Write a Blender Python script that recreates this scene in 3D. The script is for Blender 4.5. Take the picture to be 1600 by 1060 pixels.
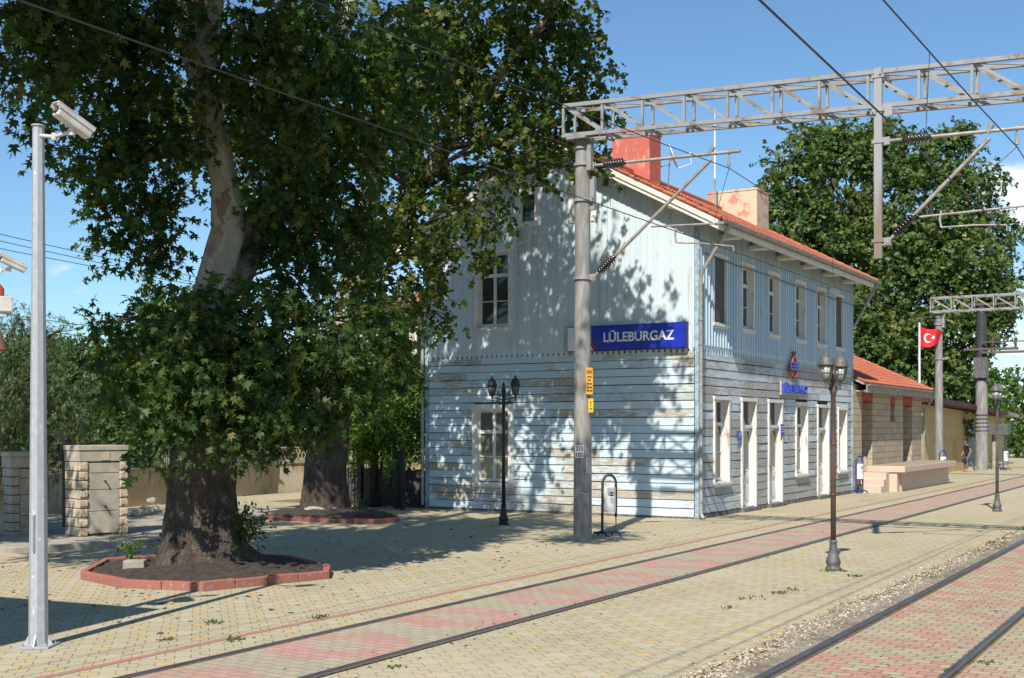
import bpy, bmesh, math, random
import numpy as np
from mathutils import Vector, Matrix

for o in list(bpy.data.objects): bpy.data.objects.remove(o)
SC = bpy.context.scene
COL = SC.collection
R = math.radians

# ------------------------------------------------------------------ camera, sky, sun, exposure
CAMH = 2.4
HEAD = R(30.75)                      # the view is turned this far from the line of the tracks (+X)
cd = bpy.data.cameras.new('camera'); cam = bpy.data.objects.new('camera', cd); COL.objects.link(cam)
cam.location = (0, 0, CAMH); cam.rotation_euler = (R(90), 0, HEAD - R(90))
cd.sensor_width = 36; cd.lens = 36 * 1916 / 1600; cd.shift_y = 138 / 1600
cd.clip_start = .1; cd.clip_end = 3000
SC.camera = cam

SUN_DIR = Vector((.96, .25, -1.0)).normalized()      # the way the light travels
sun_el = math.asin(-SUN_DIR.z); to_sun = -SUN_DIR
W = bpy.data.worlds.new('World'); SC.world = W; W.use_nodes = True
def build_world():
    nt = W.node_tree; nt.nodes.clear(); L = nt.links
    out = nt.nodes.new('ShaderNodeOutputWorld'); bg = nt.nodes.new('ShaderNodeBackground')
    sky = nt.nodes.new('ShaderNodeTexSky'); sky.sky_type = 'NISHITA'; sky.sun_disc = False
    sky.sun_elevation = sun_el; sky.sun_rotation = math.atan2(to_sun.x, to_sun.y)
    sky.air_density = 1.0; sky.dust_density = .12; sky.ozone_density = 3.2; sky.altitude = 50
    bg.inputs['Strength'].default_value = .098
    # a few clouds standing in fixed directions of the sky
    tc = nt.nodes.new('ShaderNodeTexCoord')
    noi = nt.nodes.new('ShaderNodeTexNoise'); noi.inputs['Scale'].default_value = 28; noi.inputs['Detail'].default_value = 7; noi.inputs['Roughness'].default_value = .58
    mp = nt.nodes.new('ShaderNodeMapping'); mp.inputs['Scale'].default_value = (1, 1, 1.7)
    L.new(tc.outputs['Generated'], mp.inputs['Vector']); L.new(mp.outputs['Vector'], noi.inputs['Vector'])
    acc = None
    def m(op, a, b=None):
        n = nt.nodes.new('ShaderNodeMath'); n.operation = op
        for i, v in enumerate((a, b)):
            if v is None: continue
            if isinstance(v, (int, float)): n.inputs[i].default_value = v
            else: L.new(v, n.inputs[i])
        return n.outputs[0]
    def blob(px, py, w, amp):
        u, v = (px - 800) / 1916, (668 - py) / 1916
        d = Vector((.8594 + u * .5113, .5113 - u * .8594, v)).normalized()
        dn = nt.nodes.new('ShaderNodeVectorMath'); dn.operation = 'DISTANCE'
        nv = nt.nodes.new('ShaderNodeVectorMath'); nv.operation = 'NORMALIZE'
        L.new(tc.outputs['Generated'], nv.inputs[0]); L.new(nv.outputs[0], dn.inputs[0]); dn.inputs[1].default_value = d
        q = m('DIVIDE', dn.outputs['Value'], w)
        q = m('MULTIPLY', q, q)
        return m('MULTIPLY', m('POWER', 2.718, m('MULTIPLY', q, -1.0)), amp)
    for b in ((1578, 302, .022, .95), (1620, 312, .02, .6), (1548, 285, .012, .6), (112, 434, .016, .62), (1560, 520, .035, .6), (1600, 590, .05, .25), (1302, 366, .02, .5), (1720, 480, .08, .3)):
        v = blob(*b); acc = v if acc is None else m('ADD', acc, v)
    f = m('MULTIPLY', acc, m('ADD', 1.35, m('MULTIPLY', m('SUBTRACT', noi.outputs['Fac'], .5), 7.0)))
    cl = nt.nodes.new('ShaderNodeMapRange'); cl.inputs['From Min'].default_value = .25; cl.inputs['From Max'].default_value = 1.5
    cl.interpolation_type = 'SMOOTHSTEP'
    L.new(f, cl.inputs['Value'])
    f2 = m('MULTIPLY', cl.outputs['Result'], .85)
    mx = nt.nodes.new('ShaderNodeMix'); mx.data_type = 'RGBA'
    tn = nt.nodes.new('ShaderNodeMix'); tn.data_type = 'RGBA'; tn.blend_type = 'MULTIPLY'; tn.inputs[0].default_value = 1
    L.new(sky.outputs[0], tn.inputs[6]); tn.inputs[7].default_value = (.84, 1.03, 1.11, 1)
    L.new(f2, mx.inputs[0]); L.new(tn.outputs[2], mx.inputs[6]); mx.inputs[7].default_value = (9.0, 9.3, 9.8, 1)
    L.new(mx.outputs[2], bg.inputs['Color']); L.new(bg.outputs[0], out.inputs[0])
build_world()
sl = bpy.data.lights.new('sun', 'SUN'); sl.energy = 4.8; sl.angle = R(.53); sl.color = (1, .95, .87)
so = bpy.data.objects.new('sun', sl); COL.objects.link(so); so.rotation_euler = SUN_DIR.to_track_quat('-Z', 'Y').to_euler()
so.location = (0, 0, 40)
SC.view_settings.view_transform = 'Standard'; SC.view_settings.look = 'None'
SC.view_settings.exposure = .36; SC.view_settings.gamma = 1
SC.cycles.max_bounces = 6; SC.cycles.transparent_max_bounces = 6
SC.cycles.use_denoising = True

# ------------------------------------------------------------------ measuring helpers (pixel of the 1600 wide photo -> point on a real plane)
FP = 1916.0; CS, SN = math.cos(HEAD), math.sin(HEAD)
def ray(px, py):
    u, v = px - 800, 668 - py
    return Vector((FP * CS + u * SN, FP * SN - u * CS, v))
def G(px, py, z=0): r = ray(px, py); t = (z - CAMH) / r.z; return Vector((r.x * t, r.y * t, z))
def PX(px, py, x): r = ray(px, py); t = x / r.x; return Vector((x, r.y * t, CAMH + r.z * t))
def PY(px, py, y): r = ray(px, py); t = y / r.y; return Vector((r.x * t, y, CAMH + r.z * t))
def PD(px, py, d): return ray(px, py) * (d / FP) + Vector((0, 0, CAMH))

# ------------------------------------------------------------------ scene-graph helpers
def tag(o, label=None, cat=None, group=None, kind=None):
    if label: o['label'] = label
    if cat: o['category'] = cat
    if group: o['group'] = group
    if kind: o['kind'] = kind
    return o
def thing(name, loc, label, cat, group=None, rz=0):
    o = bpy.data.objects.new(name, None); COL.objects.link(o); o.empty_display_size = .2
    o.location = loc; o.rotation_euler = (0, 0, rz)
    return tag(o, label, cat, group)
def root_of(o):
    while o.parent: o = o.parent
    return o
def copy_tree(o, parent=None):
    c = o.copy(); COL.objects.link(c)
    if parent: c.parent = parent
    for ch in list(o.children): copy_tree(ch, c)
    return c
class MB:
    """collects shapes and links them as ONE mesh object"""
    def __init__(s): s.v = []; s.f = []; s.m = []; s.a = []; s.sm = []
    def add(s, vs, fs, mi=0, a=0.0, smooth=False):
        n = len(s.v); s.v += [tuple(p) for p in vs]
        for f in fs: s.f.append(tuple(i + n for i in f)); s.m.append(mi); s.a.append(a); s.sm.append(smooth)
        return s
    def box(s, c, d, mi=0, a=0.0, M=None):
        x, y, z = d[0] / 2, d[1] / 2, d[2] / 2
        vs = [Vector((i * x, j * y, k * z)) for i in (-1, 1) for j in (-1, 1) for k in (-1, 1)]
        if M is not None: vs = [M @ v for v in vs]
        c = Vector(c); vs = [v + c for v in vs]
        return s.add(vs, [(0, 1, 3, 2), (4, 6, 7, 5), (0, 4, 5, 1), (2, 3, 7, 6), (0, 2, 6, 4), (1, 5, 7, 3)], mi, a)
    def b2(s, lo, hi, mi=0, a=0.0):
        lo, hi = Vector(lo), Vector(hi); return s.box((lo + hi) / 2, hi - lo, mi, a)
    def bar(s, p, q, w, h=None, mi=0, a=0.0, up=(0, 0, 1)):
        p, q = Vector(p), Vector(q); d = q - p; L = d.length; d.normalize(); up = Vector(up)
        if abs(d.dot(up)) > .98: up = Vector((1, 0, 0))
        sd = d.cross(up).normalized(); u2 = sd.cross(d)
        M = Matrix((sd, d, u2)).transposed()
        return s.box((p + q) / 2, (w, L, h or w), mi, a, M)
    def tube(s, pts, rs, n=10, mi=0, cap=True, a=0.0, smooth=True, rnd=None):
        pts = [Vector(p) for p in pts]
        if not hasattr(rs, '__len__'): rs = [rs] * len(pts)
        vs = []; fs = []; pu = None
        for i, p in enumerate(pts):
            d = (pts[min(i + 1, len(pts) - 1)] - pts[max(i - 1, 0)]).normalized()
            if pu is None:
                pu = d.cross(Vector((0, 0, 1))) if abs(d.z) < .95 else d.cross(Vector((0, 1, 0)))
                pu.normalize()
            pu = (pu - d * pu.dot(d)).normalized(); w = d.cross(pu)
            for k in range(n):
                t = 2 * math.pi * k / n
                r = rs[i] * (1 if rnd is None else rnd(i, t))
                vs.append(p + (pu * math.cos(t) + w * math.sin(t)) * r)
        for i in range(len(pts) - 1):
            for k in range(n):
                k2 = (k + 1) % n; fs.append((i * n + k, i * n + k2, (i + 1) * n + k2, (i + 1) * n + k))
        s.add(vs, fs, mi, a, smooth)
        if cap:
            b = len(pts) - 1
            s.add(vs[:n], [tuple(range(n - 1, -1, -1))], mi, a); s.add(vs[b * n:], [tuple(range(n))], mi, a)
        return s
    def lathe(s, prof, c=(0, 0, 0), n=16, mi=0, smooth=True, rot=0):
        c = Vector(c); vs = []; fs = []
        for r, z in prof:
            for k in range(n):
                t = 2 * math.pi * k / n + rot; vs.append(c + Vector((r * math.cos(t), r * math.sin(t), z)))
        for i in range(len(prof) - 1):
            for k in range(n):
                k2 = (k + 1) % n; fs.append((i * n + k, i * n + k2, (i + 1) * n + k2, (i + 1) * n + k))
        fs.append(tuple(range(n - 1, -1, -1))); fs.append(tuple((len(prof) - 1) * n + k for k in range(n)))
        return s.add(vs, fs, mi, 0.0, smooth)
    def prism(s, poly, ext, mi=0, a=0.0):
        """poly: list of 3D points (planar), ext: extrusion vector"""
        n = len(poly); ext = Vector(ext); P = [Vector(p) for p in poly]
        vs = P + [p + ext for p in P]
        nn = Vector((0, 0, 0))
        for i in range(n): nn += P[i].cross(P[(i + 1) % n])
        fl = nn.dot(ext) > 0
        fs = [tuple(range(n - 1, -1, -1)) if fl else tuple(range(n)), tuple(range(n, 2 * n)) if fl else tuple(range(2 * n - 1, n - 1, -1))]
        for i in range(n):
            j = (i + 1) % n; fs.append((i, j, n + j, n + i) if fl else (j, i, n + i, n + j))
        return s.add(vs, fs, mi, a)
    def xform(s, M): s.v = [tuple(M @ Vector(p)) for p in s.v]; return s
    def build(s, name, mats, parent=None, origin=None, bevel=0, local=False):
        me = bpy.data.meshes.new(name)
        org = Vector((0, 0, 0))
        if parent is not None and not local: org = Vector(root_of(parent).location)
        elif origin is not None: org = Vector(origin)
        v = np.array(s.v, dtype=float) - np.array(org)
        me.from_pydata(v.tolist(), [], s.f)
        if not isinstance(mats, (list, tuple)): mats = [mats]
        for m in mats: me.materials.append(m)
        me.polygons.foreach_set('material_index', s.m)
        me.polygons.foreach_set('use_smooth', s.sm)
        at = me.attributes.new('rnd', 'FLOAT', 'FACE'); at.data.foreach_set('value', np.array(s.a, dtype=np.float32))
        me.update()
        o = bpy.data.objects.new(name, me); COL.objects.link(o)
        if parent is not None: o.parent = parent
        else: o.location = org
        if bevel:
            b = o.modifiers.new('bevel', 'BEVEL'); b.width = bevel; b.segments = 2; b.limit_method = 'ANGLE'
        return o

# ------------------------------------------------------------------ materials
def lin(h):
    h = h.lstrip('#'); r = []
    for i in (0, 2, 4):
        c = int(h[i:i + 2], 16) / 255; r.append(c / 12.92 if c <= .04045 else ((c + .055) / 1.055) ** 2.4)
    return tuple(r)
class NT:
    def __init__(s, name):
        s.mat = bpy.data.materials.new(name); s.mat.use_nodes = True; s.t = s.mat.node_tree; s.t.nodes.clear()
        s.out = s.t.nodes.new('ShaderNodeOutputMaterial'); s.p = s.t.nodes.new('ShaderNodeBsdfPrincipled')
        s.t.links.new(s.p.outputs[0], s.out.inputs[0])
    def new(s, t): return s.t.nodes.new(t)
    def put(s, sock, v):
        if v is None: return
        if isinstance(v, (int, float)): sock.default_value = v
        elif isinstance(v, (tuple, list, Vector)):
            v = tuple(v)
            if sock.type == 'RGBA' and len(v) == 3: v = v + (1,)
            sock.default_value = v
        else: s.t.links.new(v, sock)
    def m(s, op, a, b=None, c=None, clamp=False):
        n = s.new('ShaderNodeMath'); n.operation = op; n.use_clamp = clamp
        for i, v in enumerate((a, b, c)): s.put(n.inputs[i], v)
        return n.outputs[0]
    def vm(s, op, a, b=None):
        n = s.new('ShaderNodeVectorMath'); n.operation = op; s.put(n.inputs[0], a); s.put(n.inputs[1], b)
        return n.outputs['Value'] if op in ('LENGTH', 'DISTANCE', 'DOT_PRODUCT') else n.outputs[0]
    def pos(s): return s.new('ShaderNodeNewGeometry').outputs['Position']
    def obj(s): return s.new('ShaderNodeTexCoord').outputs['Object']
    def attr(s, name='rnd'):
        n = s.new('ShaderNodeAttribute'); n.attribute_name = name; return n.outputs['Fac']
    def noise(s, vec, scale=5, detail=4, rough=.55, out='Fac', dist=0):
        n = s.new('ShaderNodeTexNoise'); s.put(n.inputs['Vector'], vec); s.put(n.inputs['Scale'], scale)
        s.put(n.inputs['Detail'], detail); s.put(n.inputs['Roughness'], rough); s.put(n.inputs['Distortion'], dist)
        return n.outputs[out]
    def white(s, vec):
        n = s.new('ShaderNodeTexWhiteNoise'); n.noise_dimensions = '3D'; s.put(n.inputs['Vector'], vec); return n.outputs['Value']
    def voro(s, vec, scale, feat='F1', out='Distance', rnd=1):
        n = s.new('ShaderNodeTexVoronoi'); n.feature = feat; s.put(n.inputs['Vector'], vec); s.put(n.inputs['Scale'], scale)
        s.put(n.inputs['Randomness'], rnd); return n.outputs[out]
    def sep(s, v): n = s.new('ShaderNodeSeparateXYZ'); s.put(n.inputs[0], v); return n.outputs
    def comb(s, x, y, z=0.0):
        n = s.new('ShaderNodeCombineXYZ')
        for i, v in enumerate((x, y, z)): s.put(n.inputs[i], v)
        return n.outputs[0]
    def mix(s, f, a, b, mode='MIX'):
        n = s.new('ShaderNodeMix'); n.data_type = 'RGBA'; n.blend_type = mode
        s.put(n.inputs[0], f); s.put(n.inputs[6], a); s.put(n.inputs[7], b); return n.outputs[2]
    def step(s, v, lo, hi, smooth=True):
        n = s.new('ShaderNodeMapRange'); n.interpolation_type = 'SMOOTHSTEP' if smooth else 'LINEAR'
        s.put(n.inputs['Value'], v); s.put(n.inputs['From Min'], lo); s.put(n.inputs['From Max'], hi); return n.outputs[0]
    def ramp(s, f, stops):
        n = s.new('ShaderNodeValToRGB'); s.put(n.inputs[0], f); e = n.color_ramp.elements
        while len(e) < len(stops): e.new(.5)
        for i, (p, c) in enumerate(stops): e[i].position = p; e[i].color = tuple(c) + (1,)
        return n.outputs[0]
    def bump(s, h, strength=.5, dist=.01):
        n = s.new('ShaderNodeBump'); s.put(n.inputs['Height'], h); n.inputs['Strength'].default_value = strength
        n.inputs['Distance'].default_value = dist; s.t.links.new(n.outputs[0], s.p.inputs['Normal'])
    def done(s, col, rough=.7, metal=0, spec=None):
        s.put(s.p.inputs['Base Color'], col); s.put(s.p.inputs['Roughness'], rough); s.put(s.p.inputs['Metallic'], metal)
        if spec is not None: s.p.inputs['Specular IOR Level'].default_value = spec
        return s.mat
def simple(name, c1, c2=None, scale=6, rough=.65, metal=0, bump=.0, bdist=.005, spec=None, stretch=(1, 1, 1), lo=.35, hi=.65):
    n = NT(name); c2 = c2 or tuple(x * .75 for x in c1)
    v = n.vm('MULTIPLY', n.obj(), stretch)
    f = n.noise(v, scale, 6, .6)
    if bump: n.bump(n.noise(v, scale * 4, 5, .65), bump, bdist)
    return n.done(n.mix(n.step(f, lo, hi), c2, c1), rough, metal, spec)

M = {}
def make_mats():
    # ---- platform paving: grey eight-sided blocks with small yellow squares between
    n = NT('platform_paving'); P = n.pos(); x, y, z = n.sep(P)[:3]
    wob = n.noise(P, 1.7, 2, .5, 'Color'); wx, wy, _ = n.sep(wob)[:3]
    x1 = n.m('ADD', x, n.m('MULTIPLY', n.m('SUBTRACT', wx, .5), .05)); y1 = n.m('ADD', y, n.m('MULTIPLY', n.m('SUBTRACT', wy, .5), .05))
    s = .35
    u = n.m('DIVIDE', n.m('ADD', x1, y1), s * 1.4142); v = n.m('DIVIDE', n.m('SUBTRACT', x1, y1), s * 1.4142)
    qx = n.m('SUBTRACT', .5, n.m('ABSOLUTE', n.m('SUBTRACT', n.m('FRACT', u), .5)))
    qy = n.m('SUBTRACT', .5, n.m('ABSOLUTE', n.m('SUBTRACT', n.m('FRACT', v), .5)))
    d = n.m('MAXIMUM', qx, qy)          # square (axis aligned in the turned lattice) round each lattice corner
    dot = n.m('LESS_THAN', d, .27)
    j1 = n.m('MULTIPLY', n.step(n.m('MINIMUM', qx, qy), .03, .006), n.m('SUBTRACT', 1.0, dot))
    j2 = n.step(n.m('ABSOLUTE', n.m('SUBTRACT', d, .27)), .03, .006)
    joint = n.m('MAXIMUM', j1, j2)
    idg = n.white(n.comb(n.m('FLOOR', u), n.m('FLOOR', v), 1.0))
    idd = n.white(n.comb(n.m('FLOOR', n.m('ADD', u, .5)), n.m('FLOOR', n.m('ADD', v, .5)), 5.0))
    fine = n.noise(P, 60, 3, .6); big = n.noise(P, .45, 4, .6)
    grey = n.mix(idg, (.415, .362, .238), (.47, .412, .275))
    yel = n.ramp(idd, [(0, (.42, .37, .255)), (.45, (.44, .37, .225)), (.65, (.49, .375, .185)), (.88, (.53, .385, .155)), (1, (.48, .36, .19))])
    col = n.mix(dot, grey, yel)
    col = n.mix(n.m('MULTIPLY', n.step(big, .35, .7), .45), col, n.mix(.5, col, (.50, .43, .29)))
    col = n.mix(n.m('MULTIPLY', n.step(fine, .45, .75), .35), col, (.22, .19, .13))
    col = n.mix(n.m('MULTIPLY', joint, n.m('ADD', .05, n.m('MULTIPLY', n.noise(P, 1.1, 3), 1.0))), col, (.14, .12, .08))
    gr = n.m('MULTIPLY', n.step(n.noise(P, .8, 4, .6), .60, .72), joint)
    col = n.mix(n.m('MULTIPLY', gr, .7), col, (.09, .11, .035))
    dust = n.step(n.noise(P, .22, 6, .65), .42, .66); col = n.mix(n.m('MULTIPLY', dust, .38), col, (.495, .425, .285))
    st = n.step(n.noise(n.vm('MULTIPLY', P, (.25, 1.2, 1)), .9, 5, .6), .5, .78)
    col = n.mix(n.m('MULTIPLY', st, .32), col, (.20, .17, .115))
    n.bump(n.m('SUBTRACT', n.m('MULTIPLY', fine, .25), n.m('ADD', joint, n.m('ADD', n.m('MULTIPLY', idg, -.7), n.m('MULTIPLY', n.noise(P, 2.5, 3), -3.0)))), .7, .009)
    M['paving'] = n.done(col, .85, 0, .25)
    # ---- brick setts between the rails
    def setts(name, per, yc, half, rag, red1, red2, tan1, tan2, jd):
        n = NT(name); P = n.pos(); x, y, z = n.sep(P)[:3]
        bw, bh = .21, .15
        rowf = n.m('DIVIDE', n.m('ADD', x, n.m('MULTIPLY', n.m('SUBTRACT', n.noise(P, 1.3, 2), .5), .09)), bh); row = n.m('FLOOR', rowf)
        bf = n.m('ADD', n.m('DIVIDE', y, bw), n.m('MULTIPLY', n.m('FRACT', n.m('MULTIPLY', row, .5)), 1.0)); br = n.m('FLOOR', bf)
        fx = n.m('SUBTRACT', .5, n.m('ABSOLUTE', n.m('SUBTRACT', n.m('FRACT', rowf), .5)))
        fy = n.m('SUBTRACT', .5, n.m('ABSOLUTE', n.m('SUBTRACT', n.m('FRACT', bf), .5)))
        joint = n.m('MAXIMUM', n.step(fx, .085, .02), n.step(fy, .06, .015))
        xc = n.m('MULTIPLY', row, bh); yy = n.m('MULTIPLY', br, bw)
        idb = n.white(n.comb(row, br, 2.0)); idc = n.white(n.comb(row, br, 9.0))
        tx = n.m('ABSOLUTE', n.m('SUBTRACT', n.m('FRACT', n.m('DIVIDE', xc, per)), .5))           # 0 .. .5
        ty = n.m('DIVIDE', n.m('ABSOLUTE', n.m('SUBTRACT', yy, yc)), half)                         # 0 .. 1
        dd = n.m('ADD', n.m('MULTIPLY', tx, 2.0), n.m('MULTIPLY', ty, .42))
        dd = n.m('ADD', dd, n.m('MULTIPLY', n.m('SUBTRACT', idc, .5), rag))
        red = n.m('MULTIPLY', n.m('GREATER_THAN', dd, .30), n.m('LESS_THAN', dd, .80))
        cr = n.mix(idb, red1, red2); ct = n.mix(idb, tan1, tan2)
        col = n.mix(red, ct, cr)
        fine = n.noise(P, 45, 4, .65)
        col = n.mix(n.m('MULTIPLY', n.step(fine, .45, .8), .35), col, (.19, .15, .10))
        col = n.mix(n.m('MULTIPLY', n.step(n.noise(P, .6, 6, .65), .45, .7), .5), col, (.36, .30, .21))
        col = n.mix(n.m('MULTIPLY', joint, jd), col, (.12, .095, .06))
        n.bump(n.m('SUBTRACT', n.m('MULTIPLY', fine, .3), n.m('SUBTRACT', joint, n.m('MULTIPLY', idb, .5))), .7, .01)
        return n.done(col, .88, 0, .2)
    M['setts_far'] = setts('track_setts_smooth', 2.35, 8.48, .75, .05, (.45, .255, .20), (.495, .295, .235), (.385, .33, .23), (.42, .365, .26), .28)
    M['setts_near'] = setts('track_setts_worn', 1.9, 3.18, .75, .65, (.43, .225, .165), (.50, .285, .215), (.385, .32, .20), (.455, .38, .25), .6)
    # ---- loose soil, base ground
    n = NT('dry_ground'); P = n.pos()
    c = n.mix(n.step(n.noise(P, .25, 5, .6), .4, .65), (.10, .12, .045), (.26, .21, .13))
    c = n.mix(n.step(n.noise(P, 9, 5, .7), .4, .7), c, (.14, .115, .07)); n.bump(n.noise(P, 25, 5, .7), .6, .02)
    M['ground'] = n.done(c, .95, 0, .1)
    M['bed'] = simple('bed_soil', (.085, .06, .042), (.035, .025, .018), 9, .95, 0, .9, .03)
    n = NT('ballast_bed'); P = n.pos()
    c = n.ramp(n.voro(P, 38, 'F1', 'Color'), [(0, (.18, .15, .115)), (.5, (.30, .255, .19)), (1, (.52, .45, .35))])
    c = n.mix(n.step(n.noise(P, 1.8, 4, .65), .46, .62), c, (.21, .175, .125)); n.bump(n.voro(P, 38), .9, .02)
    M['ballast'] = n.done(c, .95, 0, .1)
    n = NT('gravel_stone'); c = n.ramp(n.attr(), [(0, (.20, .155, .11)), (.4, (.38, .305, .21)), (.8, (.53, .44, .32)), (1, (.64, .56, .44))])
    M['stone_bits'] = n.done(c, .9, 0, .15)
    # ---- painted boards
    def paint(name, base, wood1, wood2, along, wear0, wear_low, edge=0):
        n = NT(name); P = n.pos(); r = n.attr(); z = n.sep(P)[2]
        st = {'x': (1.3, 1.3, 15), 'z': (16, 16, .8)}[along]
        off = n.comb(n.m('MULTIPLY', r, 37.0), n.m('MULTIPLY', r, 11.0), n.m('MULTIPLY', r, 23.0))
        v = n.vm('ADD', n.vm('MULTIPLY', P, st), off)
        grain = n.noise(v, 2.2, 7, .68); grain2 = n.noise(v, 7, 6, .7)
        patch = n.noise(P, .75, 5, .62)
        w = n.m('ADD', n.m('MULTIPLY', n.m('SUBTRACT', grain, .5), 1.5), n.m('MULTIPLY', n.m('SUBTRACT', patch, .5), 1.1))
        w = n.m('ADD', w, n.m('MULTIPLY', n.m('SUBTRACT', r, .5), .5)); w = n.m('ADD', w, n.m('MULTIPLY', n.m('SUBTRACT', n.noise(P, .33, 3, .5), .5), 1.3))
        w = n.m('ADD', w, n.m('MULTIPLY', n.step(z, 3.8, .2), wear_low))
        if edge: w = n.m('ADD', w, n.m('MULTIPLY', n.step(n.sep(P)[1], 17.0, 12.4), edge))
        w = n.m('ADD', w, n.m('MULTIPLY', n.m('SUBTRACT', n.noise(n.vm('MULTIPLY', P, st), 16, 4, .7), .5), 1.0))
        peel = n.m('MULTIPLY', n.step(w, wear0, wear0 + .12), n.step(n.noise(P, 34, 3, .6), .25, .5))
        pc = n.mix(n.white(n.comb(r, 3.0, 1.0)), base, tuple(min(1, a * b) for a, b in zip(base, (1.13, 1.06, 1.02))))
        pc = n.mix(n.m('MULTIPLY', n.step(grain2, .5, .78), .45), pc, tuple(a * .72 for a in base))
        pc = n.mix(n.m('MULTIPLY', n.step(patch, .5, .75), .3), pc, (.60, .60, .55))
        wc = n.mix(n.step(grain2, .3, .7), wood1, wood2)
        col = n.mix(peel, pc, wc)
        n.bump(n.m('SUBTRACT', n.m('MULTIPLY', grain2, .5), n.m('MULTIPLY', peel, .6)), .55, .006)
        return n.done(col, n.m('ADD', .55, n.m('MULTIPLY', peel, .35)), 0, .3)
    BLUE = (.43, .575, .675)
    M['gable_low'] = paint('blue_paint_gable_boards', (.50, .61, .655), (.25, .22, .17), (.50, .42, .30), 'x', .16, .14, .20)
    M['gable_up'] = paint('blue_paint_gable_battens', (.53, .63, .67), (.33, .31, .26), (.52, .47, .38), 'z', .40, 0, .12)
    M['facade_low'] = paint('blue_paint_worn_boards', (.50, .56, .59), (.26, .245, .215), (.45, .42, .365), 'x', -.05, .36)
    M['facade_up'] = paint('blue_paint_battens', (.45, .57, .655), (.30, .30, .28), (.40, .395, .37), 'z', .50, 0)
    M['trim_blue'] = simple('blue_trim', (.36, .50, .60), (.22, .27, .30), 8, .7)
    M['white_wood'] = None
    n = NT('white_joinery'); P = n.pos(); v = n.vm('MULTIPLY', P, (9, 9, 1.6))
    g = n.noise(v, 2.5, 6, .65); pch = n.noise(P, 1.3, 4, .6)
    c = n.mix(n.step(n.m('ADD', n.m('MULTIPLY', g, .7), n.m('MULTIPLY', pch, .5)), .64, .76), (.70, .67, .61), (.40, .33, .25))
    c = n.mix(n.m('MULTIPLY', n.step(n.noise(P, 14, 4, .6), .5, .8), .3), c, (.45, .41, .34)); n.bump(g, .35, .005)
    M['white_wood'] = n.done(c, .62, 0, .3)
    n = NT('eave_board_white'); P = n.pos(); g = n.noise(n.vm('MULTIPLY', P, (1.2, 5, 9)), 3, 6, .65)
    c = n.mix(n.step(g, .5, .72), (.74, .71, .64), (.46, .41, .33)); M['eave_white'] = n.done(c, .65, 0, .3)
    M['soffit'] = simple('soffit_planks', (.40, .40, .37), (.24, .23, .20), 5, .8)
    M['dark_wall'] = simple('dark_void', (.02, .02, .02), (.012, .012, .012), 4, .9)
    M['plinth'] = simple('stone_plinth', (.20, .185, .165), (.09, .08, .07), 7, .9, 0, .8, .02)
    # glass: dark room behind a clean pane, and net curtain lower down
    n = NT('window_glass'); P = n.pos(); c = n.mix(n.noise(P, 1.5, 3), (.012, .016, .016), (.05, .06, .055)); M['glass'] = n.done(c, .06, 0, .6)
    n = NT('curtained_glass'); P = n.pos(); z = n.sep(P)[2]
    fold = n.noise(n.vm('MULTIPLY', P, (14, 14, .5)), 2, 3)
    c = n.mix(n.step(n.m('ADD', z, n.m('MULTIPLY', n.noise(P, 3, 2), .3)), 1.95, 1.55), n.mix(fold, (.10, .105, .085), (.17, .17, .135)), n.mix(fold, (.26, .28, .17), (.38, .39, .26)))
    M['curtain'] = n.done(c, .12, 0, .5)
    M['mesh_panel'] = simple('dark_insect_screen', (.115, .105, .10), (.07, .065, .06), 12, .7)
    # roof
    n = NT('red_roof_tile'); P = n.pos(); r = n.attr()
    c = n.mix(r, (.38, .105, .06), (.49, .155, .085)); c = n.mix(n.step(n.noise(P, 2.2, 5, .65), .5, .75), c, (.38, .12, .07))
    c = n.mix(n.m('MULTIPLY', n.step(n.noise(P, 12, 5, .65), .55, .8), .5), c, (.20, .08, .05)); n.bump(n.noise(P, 30, 4), .3, .005)
    M['tile'] = n.done(c, .75, 0, .25)
    n = NT('chimney_red_render'); P = n.pos(); z = n.sep(P)[2]
    f = n.noise(n.vm('MULTIPLY', P, (1, 1, .45)), 3.2, 6, .68); f2 = n.noise(P, 11, 5, .65)
    c = n.mix(n.step(f, .50, .66), (.52, .145, .105), (.60, .36, .25)); c = n.mix(n.m('MULTIPLY', n.step(f2, .5, .75), .5), c, (.36, .10, .07))
    n.bump(f2, .5, .01); M['chim_red'] = n.done(c, .85, 0, .2)
    n = NT('chimney_peeled_render'); P = n.pos(); z = n.sep(P)[2]
    f = n.noise(n.vm('MULTIPLY', P, (1, 1.5, 1.2)), 1.7, 7, .7); f2 = n.noise(P, 12, 5, .65)
    c = n.mix(n.step(f, .51, .57), (.60, .49, .345), (.56, .26, .19)); c = n.mix(n.step(z, 9.75, 9.45), c, (.52, .12, .07))
    c = n.mix(n.m('MULTIPLY', n.step(f2, .52, .8), .35), c, (.40, .29, .18)); n.bump(f2, .5, .01); M['chim_pale'] = n.done(c, .9, 0, .15)
    # metals
    M['zinc'] = simple('weathered_zinc', (.40, .39, .36), (.27, .255, .235), 9, .5, .35, .15, .003)
    n = NT('galvanised_steel'); P = n.obj(); c = n.ramp(n.voro(n.vm('MULTIPLY', P, (1, 1, .6)), 26, 'F1', 'Color'), [(0, (.37, .385, .40)), (.6, (.41, .425, .44)), (1, (.45, .465, .48))])
    sp = n.step(n.noise(n.vm('MULTIPLY', P, (1, 1, .5)), 16, 3, .5), .66, .72); c = n.mix(n.m('MULTIPLY', sp, .7), c, (.72, .73, .74)); M['galv'] = n.done(c, .5, .25, .4)
    n = NT('lattice_steel'); P = n.obj(); f = n.noise(P, 2.6, 6, .65); f2 = n.noise(P, 16, 4, .6)
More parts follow.
